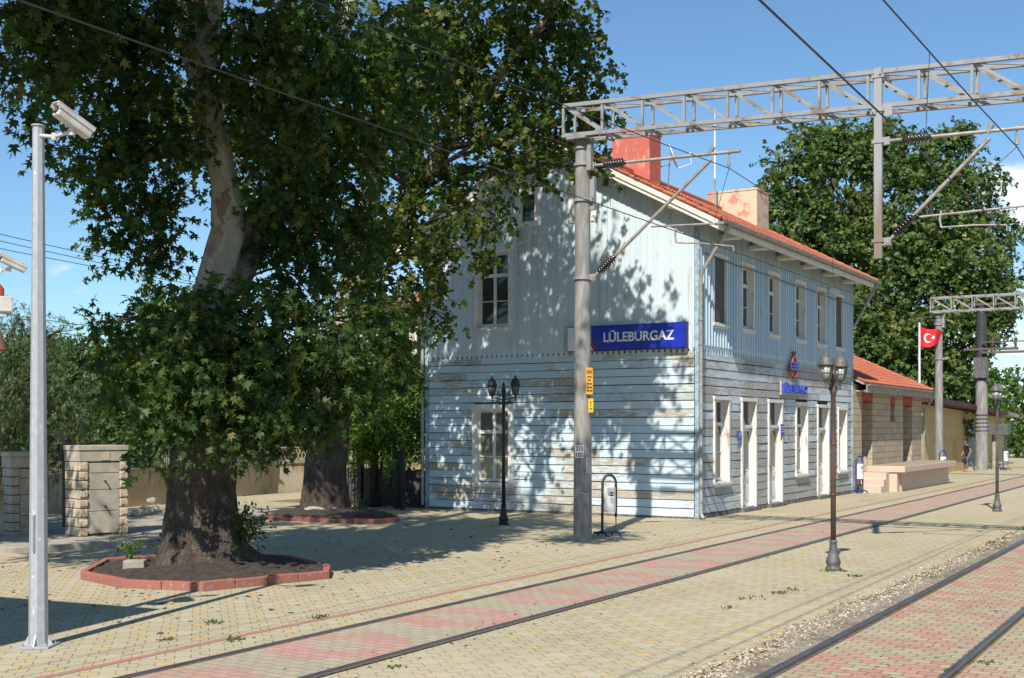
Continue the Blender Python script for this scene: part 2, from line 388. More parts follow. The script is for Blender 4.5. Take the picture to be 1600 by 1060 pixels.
    c = n.mix(n.step(f, .48, .66), (.31, .31, .305), (.23, .175, .13)); c = n.mix(n.m('MULTIPLY', n.step(f2, .55, .8), .5), c, (.20, .15, .11)); M['steel'] = n.done(c, .6, .2, .35)
    n = NT('drop_post_steel'); P = n.obj(); z = n.sep(P)[2]; f = n.noise(n.vm('MULTIPLY', P, (5, 5, 1)), 2, 6, .65)
    c = n.mix(n.step(n.m('ADD', z, n.m('MULTIPLY', f, 2.5)), 8.3, 7.2), (.33, .33, .325), (.24, .185, .145)); M['drop'] = n.done(c, .6, .15, .35)
    M['tube'] = simple('cantilever_tube', (.40, .385, .36), (.30, .25, .20), 5, .55, .3)
    M['porcelain'] = simple('dark_porcelain', (.022, .020, .022), (.04, .03, .028), 7, .2, 0, 0, spec=.6)
    M['wire'] = simple('wire_metal', (.06, .06, .06), (.04, .035, .03), 3, .5, .4)
    n = NT('rail_head'); P = n.pos(); c = n.mix(n.step(n.noise(n.vm('MULTIPLY', P, (.6, 8, 8)), 3, 5), .45, .7), (.165, .16, .165), (.13, .10, .075)); M['rail'] = n.done(c, .38, .6)
    M['rust'] = simple('rail_rust', (.16, .12, .085), (.085, .062, .046), 14, .85, 0, .5)
    n = NT('spun_concrete'); P = n.obj(); f = n.noise(n.vm('MULTIPLY', P, (3, 3, .6)), 2.4, 6, .65); f2 = n.noise(P, 40, 4, .6)
    c = n.mix(n.step(f, .38, .66), (.205, .20, .185), (.33, .315, .285)); c = n.mix(n.m('MULTIPLY', n.step(f2, .5, .8), .4), c, (.16, .15, .135)); n.bump(f2, .4, .004); M['conc'] = n.done(c, .85, 0, .2)
    M['black'] = simple('black_cast_iron', (.016, .017, .018), (.028, .027, .026), 9, .45, 0, .15, .003, .4)
    n = NT('rusting_grey_iron'); P = n.obj(); z = n.sep(P)[2]; f = n.noise(n.vm('MULTIPLY', P, (6, 6, 1.6)), 2.2, 6, .65)
    c = n.mix(n.step(f, .47, .60), (.075, .068, .062), (.15, .062, .038)); M['lamp_old'] = n.done(c, .6, 0, .35)
    M['lamp_grey'] = simple('dusty_lamp_iron', (.135, .13, .122), (.07, .068, .065), 8, .55)
    M['mast_shade'] = simple('mast_in_tree_shade', (.05, .05, .05), (.03, .03, .03), 5, .7)
    M['milk'] = simple('milky_lamp_glass', (.55, .55, .48), (.42, .41, .35), 6, .25, 0, 0, spec=.5)
    M['milk_dim'] = simple('dusty_lamp_glass', (.22, .23, .23), (.12, .13, .13), 6, .15, 0, 0, spec=.6)
    M['redkerb'] = simple('red_kerb_paint', (.36, .125, .095), (.27, .13, .10), 9, .85, 0, .6, .01)
    n = NT('red_kerb_chipped'); P = n.pos(); f = n.noise(P, 9, 6, .7); f2 = n.noise(P, 2.5, 4, .6); c = n.mix(f2, (.37, .125, .095), (.30, .12, .095))
    c = n.mix(n.step(n.m('ADD', f, n.m('MULTIPLY', n.attr(), .06)), .60, .64), c, (.34, .21, .165)); c = n.mix(n.m('MULTIPLY', n.step(n.sep(P)[2], .06, .0), .6), c, (.20, .15, .11)); n.bump(f, .6, .01); M['redkerb'] = n.done(c, .88, 0, .2)
    M['redline'] = simple('worn_red_line', (.43, .165, .125), (.36, .20, .145), 5, .85)
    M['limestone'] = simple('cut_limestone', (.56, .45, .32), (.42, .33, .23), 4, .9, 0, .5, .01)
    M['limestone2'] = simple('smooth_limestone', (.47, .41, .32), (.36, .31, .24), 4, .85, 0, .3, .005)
    M['kerbstone'] = simple('pale_kerb_stone', (.40, .36, .29), (.28, .25, .20), 5, .9, 0, .4, .008)
    M['joint'] = simple('dark_joint', (.10, .085, .07), (.06, .05, .04), 5, .95)
    n = NT('stained_rendered_wall'); P = n.pos(); z = n.sep(P)[2]
    dr = n.noise(n.vm('MULTIPLY', P, (3.0, 3.0, .35)), 1.6, 6, .68); f2 = n.noise(P, 8, 5, .6)
    c = n.mix(n.step(n.noise(P, .9, 4), .35, .65), (.47, .37, .225), (.54, .47, .35))
    c = n.mix(n.m('MULTIPLY', n.step(n.m('ADD', dr, n.m('MULTIPLY', z, .16)), .60, .78), .8), c, (.13, .11, .085))
    c = n.mix(n.m('MULTIPLY', n.step(f2, .5, .8), .25), c, (.30, .25, .17)); n.bump(f2, .4, .01); M['render_wall'] = n.done(c, .92, 0, .15)
    M['cast'] = simple('cast_concrete', (.42, .37, .30), (.28, .24, .19), 5, .9)
    # annex ashlar
    n = NT('stone_blocks'); P = n.pos(); x, y, z = n.sep(P)[:3]
    hh = n.m('ADD', x, y)
    br = n.new('ShaderNodeTexBrick'); n.put(br.inputs['Vector'], n.comb(n.m('ADD', hh, n.m('MULTIPLY', n.noise(P, 2, 2), .08)), n.m('ADD', z, n.m('MULTIPLY', n.noise(P, 3, 2), .05)), 0.0))
    br.inputs['Scale'].default_value = 1; br.inputs['Brick Width'].default_value = .46; br.inputs['Row Height'].default_value = .24; br.inputs['Mortar Size'].default_value = .014
    br.inputs['Color1'].default_value = (.52, .41, .275, 1); br.inputs['Color2'].default_value = (.40, .315, .21, 1); br.inputs['Mortar'].default_value = (.22, .18, .13, 1)
    f = n.noise(P, 5, 6, .65); c = n.mix(n.step(f, .4, .7), br.outputs['Color'], n.mix(.5, br.outputs['Color'], (.50, .42, .30)))
    c = n.mix(n.m('MULTIPLY', n.step(n.noise(P, 14, 5, .6), .5, .8), .4), c, (.19, .14, .09))
    n.bump(n.m('SUBTRACT', f, br.outputs['Fac']), .6, .02); M['ashlar'] = n.done(c, .92, 0, .15)
    M['redpaint'] = simple('red_arch_paint', (.40, .075, .045), (.28, .06, .04), 6, .8)
    M['blocked'] = simple('blocked_doorway', (.27, .215, .15), (.19, .15, .105), 5, .9, 0, .4)
    n = NT('pink_washed_concrete'); P = n.pos(); f = n.noise(P, 2.2, 6, .65)
    c = n.mix(n.step(f, .42, .66), (.60, .43, .34), (.52, .44, .34)); c = n.mix(n.m('MULTIPLY', n.step(n.noise(P, 7, 5, .65), .52, .75), .6), c, (.30, .245, .185)); n.bump(f, .4, .01); M['pink'] = n.done(c, .9, 0, .15)
    M['ramp_top'] = simple('ramp_top_concrete', (.36, .29, .20), (.27, .215, .15), 3, .92, 0, .3)
    M['yellow_wall'] = simple('yellow_render', (.56, .40, .16), (.46, .33, .14), 2.5, .9, 0, .2)
    M['dark_roof'] = simple('dark_red_fascia', (.085, .018, .017), (.05, .014, .014), 5, .7)
    M['door_grey'] = simple('blue_grey_door', (.14, .17, .20), (.09, .11, .13), 3, .5)
    M['blue_enamel'] = simple('sign_blue', (.012, .03, .40), (.010, .025, .34), 3, .3, 0, 0, spec=.5)
    M['white_enamel'] = simple('sign_white', (.78, .78, .77), (.70, .70, .68), 3, .35)
    M['red_enamel'] = simple('sign_red', (.50, .02, .025), (.42, .02, .025), 3, .4)
    M['sign_edge'] = simple('sign_edge_navy', (.012, .018, .10), (.01, .014, .08), 3, .5)
    M['letter_blue'] = simple('letter_blue', (.035, .085, .50), (.03, .06, .38), 4, .5)
    M['board_grey'] = simple('old_white_board', (.50, .50, .48), (.36, .36, .35), 5, .7)
    M['bin_white'] = simple('bin_white', (.80, .79, .77), (.70, .68, .64), 4, .5, 0, .1)
    M['bin_blue'] = simple('bin_blue_tube', (.025, .06, .26), (.03, .035, .08), 5, .5)
    M['bin_dark'] = simple('bin_faded_tube', (.028, .040, .065), (.035, .022, .02), 6, .6)
    M['cam_white'] = simple('camera_casing', (.60, .58, .54), (.50, .46, .40), 6, .45)
    M['orange'] = simple('orange_lens', (.60, .10, .02), (.5, .08, .02), 4, .3)
    M['rust_cone'] = simple('rust_brown_horn', (.28, .13, .08), (.2, .09, .05), 5, .7)
    M['yellow_plate'] = simple('yellow_plate', (.62, .36, .03), (.55, .31, .03), 3, .5)
    M['plate_ink'] = simple('plate_ink', (.10, .02, .015), (.07, .015, .01), 3, .6)
    M['ink'] = simple('black_ink', (.02, .02, .02), (.03, .03, .03), 3, .6)
    M['flag'] = simple('flag_red', (.62, .015, .02), (.54, .012, .018), 2, .7)
    M['flag_white'] = simple('flag_white', (.80, .80, .80), (.75, .75, .75), 2, .7)
    M['beige_wall'] = simple('apartment_render', (.55, .40, .26), (.50, .36, .235), 1, .9)
    M['skin'] = simple('skin', (.40, .22, .15), (.36, .19, .13), 4, .5)
    M['hair'] = simple('dark_hair', (.012, .010, .009), (.02, .017, .015), 8, .6)
    M['shirt'] = simple('navy_shirt', (.012, .015, .028), (.02, .022, .036), 5, .85)
    M['jeans'] = simple('blue_jeans', (.10, .15, .20), (.07, .105, .15), 6, .85)
    M['shoe'] = simple('pink_red_shoe', (.50, .07, .06), (.40, .06, .05), 4, .6)
    # bark
    n = NT('plane_bark'); P = n.obj(); z = n.sep(P)[2]
    warp = n.vm('ADD', P, n.vm('MULTIPLY', n.noise(P, 2.5, 3, .5, 'Color'), (.35, .35, .35)))
    f = n.noise(n.vm('MULTIPLY', warp, (1, 1, .45)), 2.6, 6, .62); f2 = n.noise(n.vm('MULTIPLY', P, (1, 1, .5)), 14, 6, .7); pl = n.noise(n.vm('MULTIPLY', warp, (1, 1, .3)), 1.9, 4, .55)
    up = n.step(n.m('ADD', z, n.m('MULTIPLY', n.m('SUBTRACT', pl, .5), 3.5)), 3.2, 6.0)
    cell = n.vm('MULTIPLY', n.vm('ADD', P, n.vm('MULTIPLY', n.noise(P, 5, 4, .6, 'Color'), (.22, .22, .3))), (1, 1, .55))
    idc = n.voro(cell, 4.2, 'F1', 'Color'); idx = n.sep(idc)[0]; edge = n.voro(cell, 4.2, 'DISTANCE_TO_EDGE')
    cell2 = n.vm('MULTIPLY', n.vm('ADD', P, n.vm('MULTIPLY', n.noise(P, 9, 4, .6, 'Color'), (.12, .12, .2))), (1, 1, .4)); edge2 = n.voro(cell2, 11, 'DISTANCE_TO_EDGE'); id2 = n.sep(n.voro(cell2, 11, 'F1', 'Color'))[1]
    old = n.ramp(n.m('ADD', n.m('MULTIPLY', id2, .14), n.m('MULTIPLY', n.m('ADD', n.m('MULTIPLY', f, .65), n.m('MULTIPLY', f2, .35)), .86)), [(0, (.030, .025, .021)), (.38, (.072, .056, .045)), (.54, (.125, .098, .078)), (.66, (.20, .165, .13)), (.8, (.28, .24, .19))])
    old = n.mix(n.m('MULTIPLY', n.m('MULTIPLY', n.step(edge2, .05, .0), n.step(n.noise(P, 2.2, 3), .45, .65)), .5), old, (.022, .018, .015))
    new = n.ramp(n.m('ADD', n.m('MULTIPLY', idx, .75), n.m('MULTIPLY', f, .25)), [(0, (.22, .15, .11)), (.22, (.28, .20, .14)), (.28, (.44, .39, .30)), (.55, (.56, .51, .41)), (.62, (.34, .32, .23)), (.8, (.44, .40, .31)), (1, (.30, .24, .17))])
    c = n.mix(up, old, new); c = n.mix(n.m('MULTIPLY', n.step(f2, .5, .75), .5), c, n.mix(.55, c, (.02, .016, .012)))
    n.bump(n.m('ADD', n.m('MULTIPLY', f2, n.m('SUBTRACT', 1.3, up)), n.m('ADD', n.m('MULTIPLY', f, .6), n.m('MULTIPLY', n.step(edge2, 0, .12), n.m('MULTIPLY', n.m('SUBTRACT', 1.1, up), .22)))), 1.0, .06); M['bark'] = n.done(c, .9, 0, .15)
    M['bark_dark'] = simple('dark_bark', (.055, .043, .034), (.022, .017, .014), 6, .95, 0, 1, .03, stretch=(1, 1, .3))
    M['limb'] = simple('thin_branch_bark', (.12, .098, .075), (.055, .043, .034), 5, .9, 0, .6, .02)
    def leaf(name, stops, trans=.35, tcol=(1.25, 1.35, .5), rough=.5):
        n = NT(name); c = n.ramp(n.attr(), stops)
        n.done(c, rough, 0, .35)
        tr = n.new('ShaderNodeBsdfTranslucent'); n.put(tr.inputs['Color'], n.mix(1.0, c, tcol, 'MULTIPLY'))
        mx = n.new('ShaderNodeMixShader'); mx.inputs[0].default_value = trans
        n.t.links.new(n.p.outputs[0], mx.inputs[1]); n.t.links.new(tr.outputs[0], mx.inputs[2]); n.t.links.new(mx.outputs[0], n.out.inputs[0])
        return n.mat
    M['leaf1'] = leaf('plane_leaf', [(0, (.026, .060, .016)), (.45, (.050, .098, .022)), (.8, (.098, .145, .030)), (.97, (.16, .18, .036)), (1, (.20, .16, .04))], .46)
    M['leaf2'] = leaf('plane_leaf_far', [(0, (.038, .072, .015)), (.45, (.075, .120, .022)), (.8, (.14, .170, .032)), (.96, (.20, .195, .04)), (1, (.22, .17, .045))], .5)
    M['leaf3'] = leaf('big_plane_leaf', [(0, (.046, .095, .022)), (.45, (.088, .150, .034)), (.8, (.150, .185, .048)), (1, (.26, .25, .075))], .32)
    M['leaf_far'] = leaf('distant_leaf', [(0, (.045, .095, .022)), (.6, (.085, .145, .035)), (1, (.16, .19, .05))], .35)
    M['leaf_bright'] = leaf('bright_shrub_leaf', [(0, (.05, .12, .012)), (.6, (.10, .19, .018)), (1, (.18, .25, .03))], .45)
    M['leaf_bush'] = leaf('shrub_leaf', [(0, (.045, .095, .018)), (.6, (.09, .15, .030)), (1, (.18, .20, .05))], .38)
    M['needle'] = leaf('conifer_needle', [(0, (.036, .070, .024)), (.6, (.068, .108, .036)), (1, (.12, .145, .045))], .22)
    M['weed'] = leaf('weed_leaf', [(0, (.05, .095, .02)), (.6, (.09, .14, .03)), (1, (.20, .17, .07))], .3)
    M['dead'] = leaf('fallen_leaf', [(0, (.05, .03, .015)), (.6, (.13, .08, .035)), (1, (.24, .16, .07))], .1)
make_mats()

# ------------------------------------------------------------------ foliage
def rotbasis(axis, up):
    axis = axis / np.linalg.norm(axis, axis=1, keepdims=True)
    sd = np.cross(axis, up); sd /= np.linalg.norm(sd, axis=1, keepdims=True) + 1e-9
    nn = np.cross(sd, axis)
    return sd, axis, nn
PLANE_LEAF = (np.array([(0, .34, .04), (0, 0, 0), (.26, -.06, -.03), (.50, .16, -.09), (.20, .30, .0), (.60, .66, -.12), (.15, .56, .01), (0, 1.05, -.12),
                        (-.15, .56, .01), (-.60, .66, -.12), (-.20, .30, .0), (-.50, .16, -.09), (-.26, -.06, -.03)]),
              [(0, 1, 2), (0, 2, 3), (0, 3, 4), (0, 4, 5), (0, 5, 6), (0, 6, 7), (0, 7, 8), (0, 8, 9), (0, 9, 10), (0, 10, 11), (0, 11, 12), (0, 12, 1)])
STAR_LEAF = (np.array([(0, 0, 0), (.48, .12, -.08), (.16, .42, .03), (.46, .66, -.10), (0, 1.0, -.1), (-.46, .66, -.10), (-.16, .42, .03), (-.48, .12, -.08)]),
             [(0, 1, 2), (2, 3, 4), (0, 2, 6), (2, 4, 6), (4, 5, 6), (6, 7, 0)])
OVAL_LEAF = (np.array([(0, 0, 0), (.30, .42, -.03), (0, 1.0, -.1), (-.30, .42, -.03)]), [(0, 1, 2), (0, 2, 3)])
NEEDLE = (np.array([(.05, 0, 0), (0, 1.0, 0), (-.05, 0, 0), (.22, .45, 0), (.30, .9, -.05), (-.22, .45, 0), (-.30, .9, -.05)]), [(0, 1, 2), (0, 3, 4), (2, 6, 5), (0, 4, 2)])
def leaf_mesh(name, pos, axis, nrm, size, rnd, tmpl, mat, parent, kind=None):
    T, F = tmpl; n = len(pos); k = len(T)
    sd, ax, nn = rotbasis(axis, nrm)
    V = pos[:, None, :] + size[:, None, None] * (T[None, :, 0, None] * sd[:, None, :] + T[None, :, 1, None] * ax[:, None, :] + T[None, :, 2, None] * nn[:, None, :])
    org = np.array(root_of(parent).location) if parent is not None else np.zeros(3)
    V = (V - org).reshape(-1, 3)
    Fa = np.array(F); nf = len(Fa)
    idx = (Fa[None] + (np.arange(n) * k)[:, None, None]).reshape(-1)
    me = bpy.data.meshes.new(name); me.vertices.add(len(V)); me.vertices.foreach_set('co', V.astype(np.float32).ravel())
    me.loops.add(len(idx)); me.loops.foreach_set('vertex_index', idx.astype(np.int32))
    me.polygons.add(n * nf); me.polygons.foreach_set('loop_start', (np.arange(n * nf) * 3).astype(np.int32))
    try: me.polygons.foreach_set('loop_total', np.full(n * nf, 3, dtype=np.int32))
    except Exception: pass
    at = me.attributes.new('rnd', 'FLOAT', 'FACE'); at.data.foreach_set('value', np.repeat(rnd, nf).astype(np.float32))
    me.materials.append(mat); me.update(calc_edges=True); me.validate()
    o = bpy.data.objects.new(name, me); COL.objects.link(o)
    if parent is not None: o.parent = parent
    return o
def clump_leaves(rng, clumps, lsize, lai, per=9, droop=.55, shell=.55, twig=.55, outn=.35):
    """clumps: (centre, radii) -> leaf arrays; leaves sit in small hanging sprays spread through each clump"""
    P, A, N, S, C = [], [], [], [], []
    for c, r in clumps:
        c = np.array(c, float); r = np.array(r, float) * np.ones(3)
        area = math.pi * (r[0] * r[1] * r[2]) ** (2 / 3)
        ns = max(2, int(lai * area / (lsize * lsize * .42) / per))
        d = rng.normal(size=(ns, 3)); d /= np.linalg.norm(d, axis=1, keepdims=True)
        q = rng.random(ns) ** shell
        lump = 1 + .28 * np.sin(d[:, 0] * 4.1 + c[0] * 3) * np.sin(d[:, 1] * 4.7 + c[1] * 2) + .18 * np.sin(d[:, 2] * 6 + c[2])
        base = c + d * r * (q * lump)[:, None]
        out = d * .8 + rng.normal(size=(ns, 3)) * .55; out[:, 2] -= droop * .6
        out /= np.linalg.norm(out, axis=1, keepdims=True)
        L = twig * (.6 + .8 * rng.random(ns))
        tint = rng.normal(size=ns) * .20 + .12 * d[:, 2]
        for k in range(per):
            t = (k + rng.random(ns)) / per
            sag = np.zeros((ns, 3)); sag[:, 2] = -droop * .5 * (t * L) ** 1.5
            p = base + out * (t * L)[:, None] + sag + rng.normal(size=(ns, 3)) * lsize * .25
            a = out * .5 + rng.normal(size=(ns, 3)) * .6; a[:, 2] -= droop
            nn = rng.normal(size=(ns, 3)) * .55; nn[:, 2] += .75; nn += d * outn
            P.append(p); A.append(a); N.append(nn); S.append(lsize * (.45 + .85 * rng.random(ns)))
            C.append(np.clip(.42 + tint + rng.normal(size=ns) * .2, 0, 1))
    return [np.concatenate(z) for z in (P, A, N, S, C)]
def burst(clumps, seed, n=5, k=.36, at=.95):
    rng = np.random.default_rng(seed); out = list(clumps)
    for c, r in clumps:
        r = np.array(r, float) * np.ones(3)
        for i in range(n):
            d = rng.normal(size=3); d[2] += .25; d /= np.linalg.norm(d); s = k * (.6 + .7 * rng.random())
            out.append((tuple(np.array(c) + d * r * at), tuple(r * s)))
    return out
def limb(mb, p, q, r0, r1, rng, sag=.12, n=7, seg=7):
    p, q = Vector(p), Vector(q); L = (q - p).length; pts = []
    o = Vector(rng.normal(size=3)) * L * .06
    for i in range(seg + 1):
        t = i / seg; b = math.sin(math.pi * t)
        pts.append(p.lerp(q, t) + Vector((0, 0, sag * L * b)) + o * b + Vector(rng.normal(size=3)) * L * .012 * (0 < i < seg))
    mb.tube(pts, [r0 + (r1 - r0) * (i / seg) ** .8 for i in range(seg + 1)], n, 1)
    return pts
def tree(name, base, label, trunk, clumps, lsize, lai, tmpl, lmat, bmat, seed, group=None, per=9, droop=.55, shell=.55, twig=.55, limb_r=.09, nk=18, lump=.1, branch=True, cut=None, cat='tree', limbs=None, outn=.35):
    rng = np.random.default_rng(seed); t = thing(name, base, label, cat, group)
    mb = MB(); ph = rng.random(12) * 6.28
    def rad(i, a):
        return 1 + lump * (.5 * math.sin(3 * a + ph[0] + i * .22) + .40 * math.sin(5 * a + ph[1] - i * .3) + .35 * math.sin(9 * a + ph[2] + i * .6) + .2 * math.sin(13 * a + i)) * (1.5 if i < 6 else .85)
    for tr in (trunk if isinstance(trunk[0], list) else [trunk]):
        # refine the path
        pts, rs = [], []
        for i in range(len(tr) - 1):
            p, q = Vector(tr[i][0]), Vector(tr[i + 1][0])
            for k in range(4): s = k / 4; pts.append(p.lerp(q, s)); rs.append(tr[i][1] + (tr[i + 1][1] - tr[i][1]) * s)
        pts.append(Vector(tr[-1][0])); rs.append(tr[-1][1])
        mb.tube(pts, rs, nk, rnd=rad)
    if branch:
        nodes = []
        for tr in (trunk if isinstance(trunk[0], list) else [trunk]):
            for i in range(len(tr) - 1):
                for k in range(3): s = k / 3; nodes.append((Vector(tr[i][0]).lerp(Vector(tr[i + 1][0]), s), tr[i][1] * (1 - s) + tr[i + 1][1] * s))
        zlo = max(2.2, min(c[0][2] for c in clumps) - .5)
        for c, r in (limbs or clumps):
            cc = Vector(c); rr = float(np.mean(np.array(r) * np.ones(3)))
            cand = [(abs((n_[0] - cc).length - 0) + max(0, n_[0].z - cc.z + .3) * 1.5, n_) for n_ in nodes if n_[0].z > zlo] or [(0, nodes[-1])]
            nd = min(cand, key=lambda z: z[0])[1]
            r0 = min(nd[1] * .55, limb_r * (.6 + .18 * (cc - nd[0]).length)); pts = limb(mb, nd[0], cc, max(r0, .03), .018, rng)
            for k in range(4):
                d = Vector(rng.normal(size=3)).normalized(); limb(mb, pts[4 + k % 3], cc + d * rr * .85, .02, .006, rng, .03, 5, 4)
    mb.build('trunk', [bmat, M['limb']], t)
    P, A, N, S, C = clump_leaves(rng, clumps, lsize, lai, per, droop, shell, twig, outn)
    if cut is not None:
        k = cut(P); P, A, N, S, C = P[k], A[k], N[k], S[k], C[k]
    leaf_mesh('crown', P, A, N, S, C, tmpl, lmat, t)
    return t, len(P)
def cl(lst, k=1.0, flat=1.0):
    out = []
    for px, py, rp, d in lst:
        r = k * rp * d / FP; out.append((tuple(PD(px, py, d)), (r, r, r * flat)))
    return out
# ------------------------------------------------------------------ the ground
def sheet(name, polys, z, mat):
    mb = MB()
    for p in polys: mb.add([(x, y, z) for x, y in p], [tuple(range(len(p)))])
    return tag(mb.build(name, mat), kind='structure')
def rect(x0, x1, y0, y1): return [(x0, y0), (x1, y0), (x1, y1), (x0, y1)]
RA, RB = 9.22, 7.72            # rails of the paved-in track by the station
RC, RD = 3.93, 2.43            # rails of the nearer track
sheet('ground', [rect(-900, 1500, -900, 1500)], -.012, M['ground'])
sheet('platform', [rect(-12, 170, RA + .09, 30)], -.004, M['paving'])
sheet('middle_platform', [rect(-12, 170, RC + .62, RB - .12)], -.004, M['paving'])
sheet('track_paving_far', [rect(-12, 170, RB + .05, RA - .05)], -.004, M['setts_far'])
sheet('track_paving_near', [rect(-12, 170, RD + .05, RC - .05), rect(-12, 170, -2, RD - .07)], -.004, M['setts_near'])
# ragged gravel strip beside the nearer track
rng = np.random.default_rng(5)
mb = MB(); pts = [(-12, RC + .05)]; xs = np.arange(-12, 170, .35)
top = [(x, RC + .60 + .14 * math.sin(x * .9) + .10 * math.sin(x * 2.7 + 1) + rng.normal() * .04 - (.18 if x > 20 else 0)) for x in xs]
vs = [(x, RC + .05, 0) for x, y in top] + [(x, y, 0) for x, y in top]; k = len(top)
mb.add(vs, [(i, i + 1, k + i + 1, k + i) for i in range(k - 1)])
tag(mb.build('ballast_strip', M['ballast']), kind='structure')
def stones(name, n, sampler, smin, smax, seed):
    rng = np.random.default_rng(seed)
    ic = bmesh.new(); bmesh.ops.create_icosphere(ic, subdivisions=1, radius=1); V = np.array([v.co[:] for v in ic.verts]); F = [tuple(v.index for v in f.verts) for f in ic.faces]; ic.free()
    mb = MB()
    for i in range(n):
        x, y = sampler(rng); s = smin + (smax - smin) * rng.random() ** 2.2
        v = V * (1 + .25 * rng.normal(size=(len(V), 1))) * np.array([1, .75 + .3 * rng.random(), .55]) * s
        a = rng.random() * 6.28; c_, s_ = math.cos(a), math.sin(a)
        vv = np.stack([v[:, 0] * c_ - v[:, 1] * s_ + x, v[:, 0] * s_ + v[:, 1] * c_ + y, v[:, 2] + s * .25], 1)
        mb.add(vv.tolist(), F, 0, rng.random())
    return tag(mb.build(name, M['stone_bits']), kind='stuff')
def samp(rng):
    x = 9 + 24 * rng.random() ** 1.5
    c = .5 + .5 * math.sin(x * 1.9 + .6 * math.sin(x * .7))
    y = RC + .30 + .40 * rng.random() + rng.normal() * .08
    if rng.random() > .35 + .65 * c: y = RC + .5 + rng.normal() * .1
    return x, y
stones('gravel', 7000, samp, .006, .022, 8)
# red painted line on the platform
mb = MB(); xs = np.arange(6.5, 60, .5)
for i, x in enumerate(xs):
    a, b = (RA + .63 + .02 * math.sin(x * 1.3)), (RA + .63 + .02 * math.sin((x + .5) * 1.3))
    mb.add([(x, a, 0), (x + .5, b, 0), (x + .5, b + .115, 0), (x, a + .11, 0)], [(0, 1, 2, 3)])
tag(mb.build('platform_edge_line', M['redline']), kind='structure')
# raised pavement at the gate
mb = MB(); poly = [(13.2, 21.6), (15.7, 19.85), (17.4, 19.1), (18.9, 18.9), (20.6, 20.2), (27, 23.2), (27, 27), (13.2, 27)]
mb.prism([(x, y, -.02) for x, y in poly], (0, 0, .14)); tag(mb.build('raised_pavement', M['kerbstone'], bevel=.015), kind='structure')
mb = MB(); mb.b2((30.05, 21.0, -.005), (40, 27, .012)); tag(mb.build('yard', M['ground']), kind='structure')

# ------------------------------------------------------------------ tracks
def track(y0, y1, label, proud, gap):
    t = thing('railway_track', (10, y0, 0), label, 'railway track')
    for y, sgn in ((y0, 1), (y1, -1)):
        mb = MB(); prof = [(-.036, -.05), (-.036, proud - .008), (-.028, proud), (.028, proud), (.036, proud - .008), (.036, -.05)]
        mb.prism([(-12, y + a, b) for a, b in prof], (182, 0, 0)); r = mb.build('rail', M['rail'], t)
        mb = MB()
        mb.b2((-12, y - sgn * .036 - (gap if sgn > 0 else 0), -.006), (170, y - sgn * .036 + (0 if sgn > 0 else gap), .001 + .0 * sgn))
        if gap < .035: mb.b2((-12, y + .036 - (0 if sgn > 0 else .13), -.006), (170, y + .036 + (.035 if sgn > 0 else -.072), .003))
        mb.build('flange_groove', M['rust'], r)
    return t
track(RA, RB, 'sunken rails set flush in the smooth paving nearest the station', .012, .030)
track(RC, RD, 'raised dark rails beside the gravel strip in the right corner', .045, .04)

# ------------------------------------------------------------------ the station
HX0, HX1, HY0, HY1 = 30.0, 44.7, 12.2, 20.78
ZF, ZE, YC = 4.43, 7.30, 16.49
SL = .53
def roofz(y): return 10.36 - SL * abs(y - YC)
ST = thing('wooden_station', (HX0, HY0, 0), 'two storey peeling blue wooden station house with red tiled roof', 'station building')
WIN_F = {}
bays = [31.03, 33.17, 35.44, 38.02, 40.35, 42.63]
up_f = [(x, x + 1.08, 5.2, 7.08) for x in (30.97, 33.11, 35.40, 37.98, 40.27, 42.43)]
lo_f = [(31.06, 32.24, .9, 3.23), (33.17, 34.42, .1, 3.23), (35.46, 36.78, .1, 3.23), (38.09, 39.36, .9, 3.19), (40.41, 41.74, .1, 3.15), (42.83, 43.96, .87, 3.1)]
gw_u, gw_l = (17.78, 19.12, 5.24, 7.56), (17.78, 19.17, .80, 3.05)
att = [(16.93, 17.68, 8.1, 9.12), (15.24, 15.99, 8.1, 9.12)]
def inset(o, t): return (o[0] + t, o[1] - t, o[2] + t, o[3] - t)
class Plane:
    def __init__(s, kind): s.k = kind
    def __call__(s, u, z, d):        # d: distance in front of the wall face
        return (u, HY0 - d, z) if s.k == 'f' else (HX0 - d, u, z)
PF, PG = Plane('f'), Plane('g')
def pbox(mb, pl, u0, u1, z0, z1, d0, d1, mi=0, a=0.0):
    P, Q = Vector(pl(u0, z0, d0)), Vector(pl(u1, z1, d1))
    mb.b2([min(P[i], Q[i]) for i in range(3)], [max(P[i], Q[i]) for i in range(3)], mi, a)
def split(u0, u1, ops):
    seg = [(u0, u1)]
    for o in ops:
        ns = []
        for a, b in seg:
            if o[1] <= a or o[0] >= b: ns.append((a, b)); continue
            if o[0] > a: ns.append((a, o[0]))
            if o[1] < b: ns.append((o[1], b))
        seg = ns
    return seg
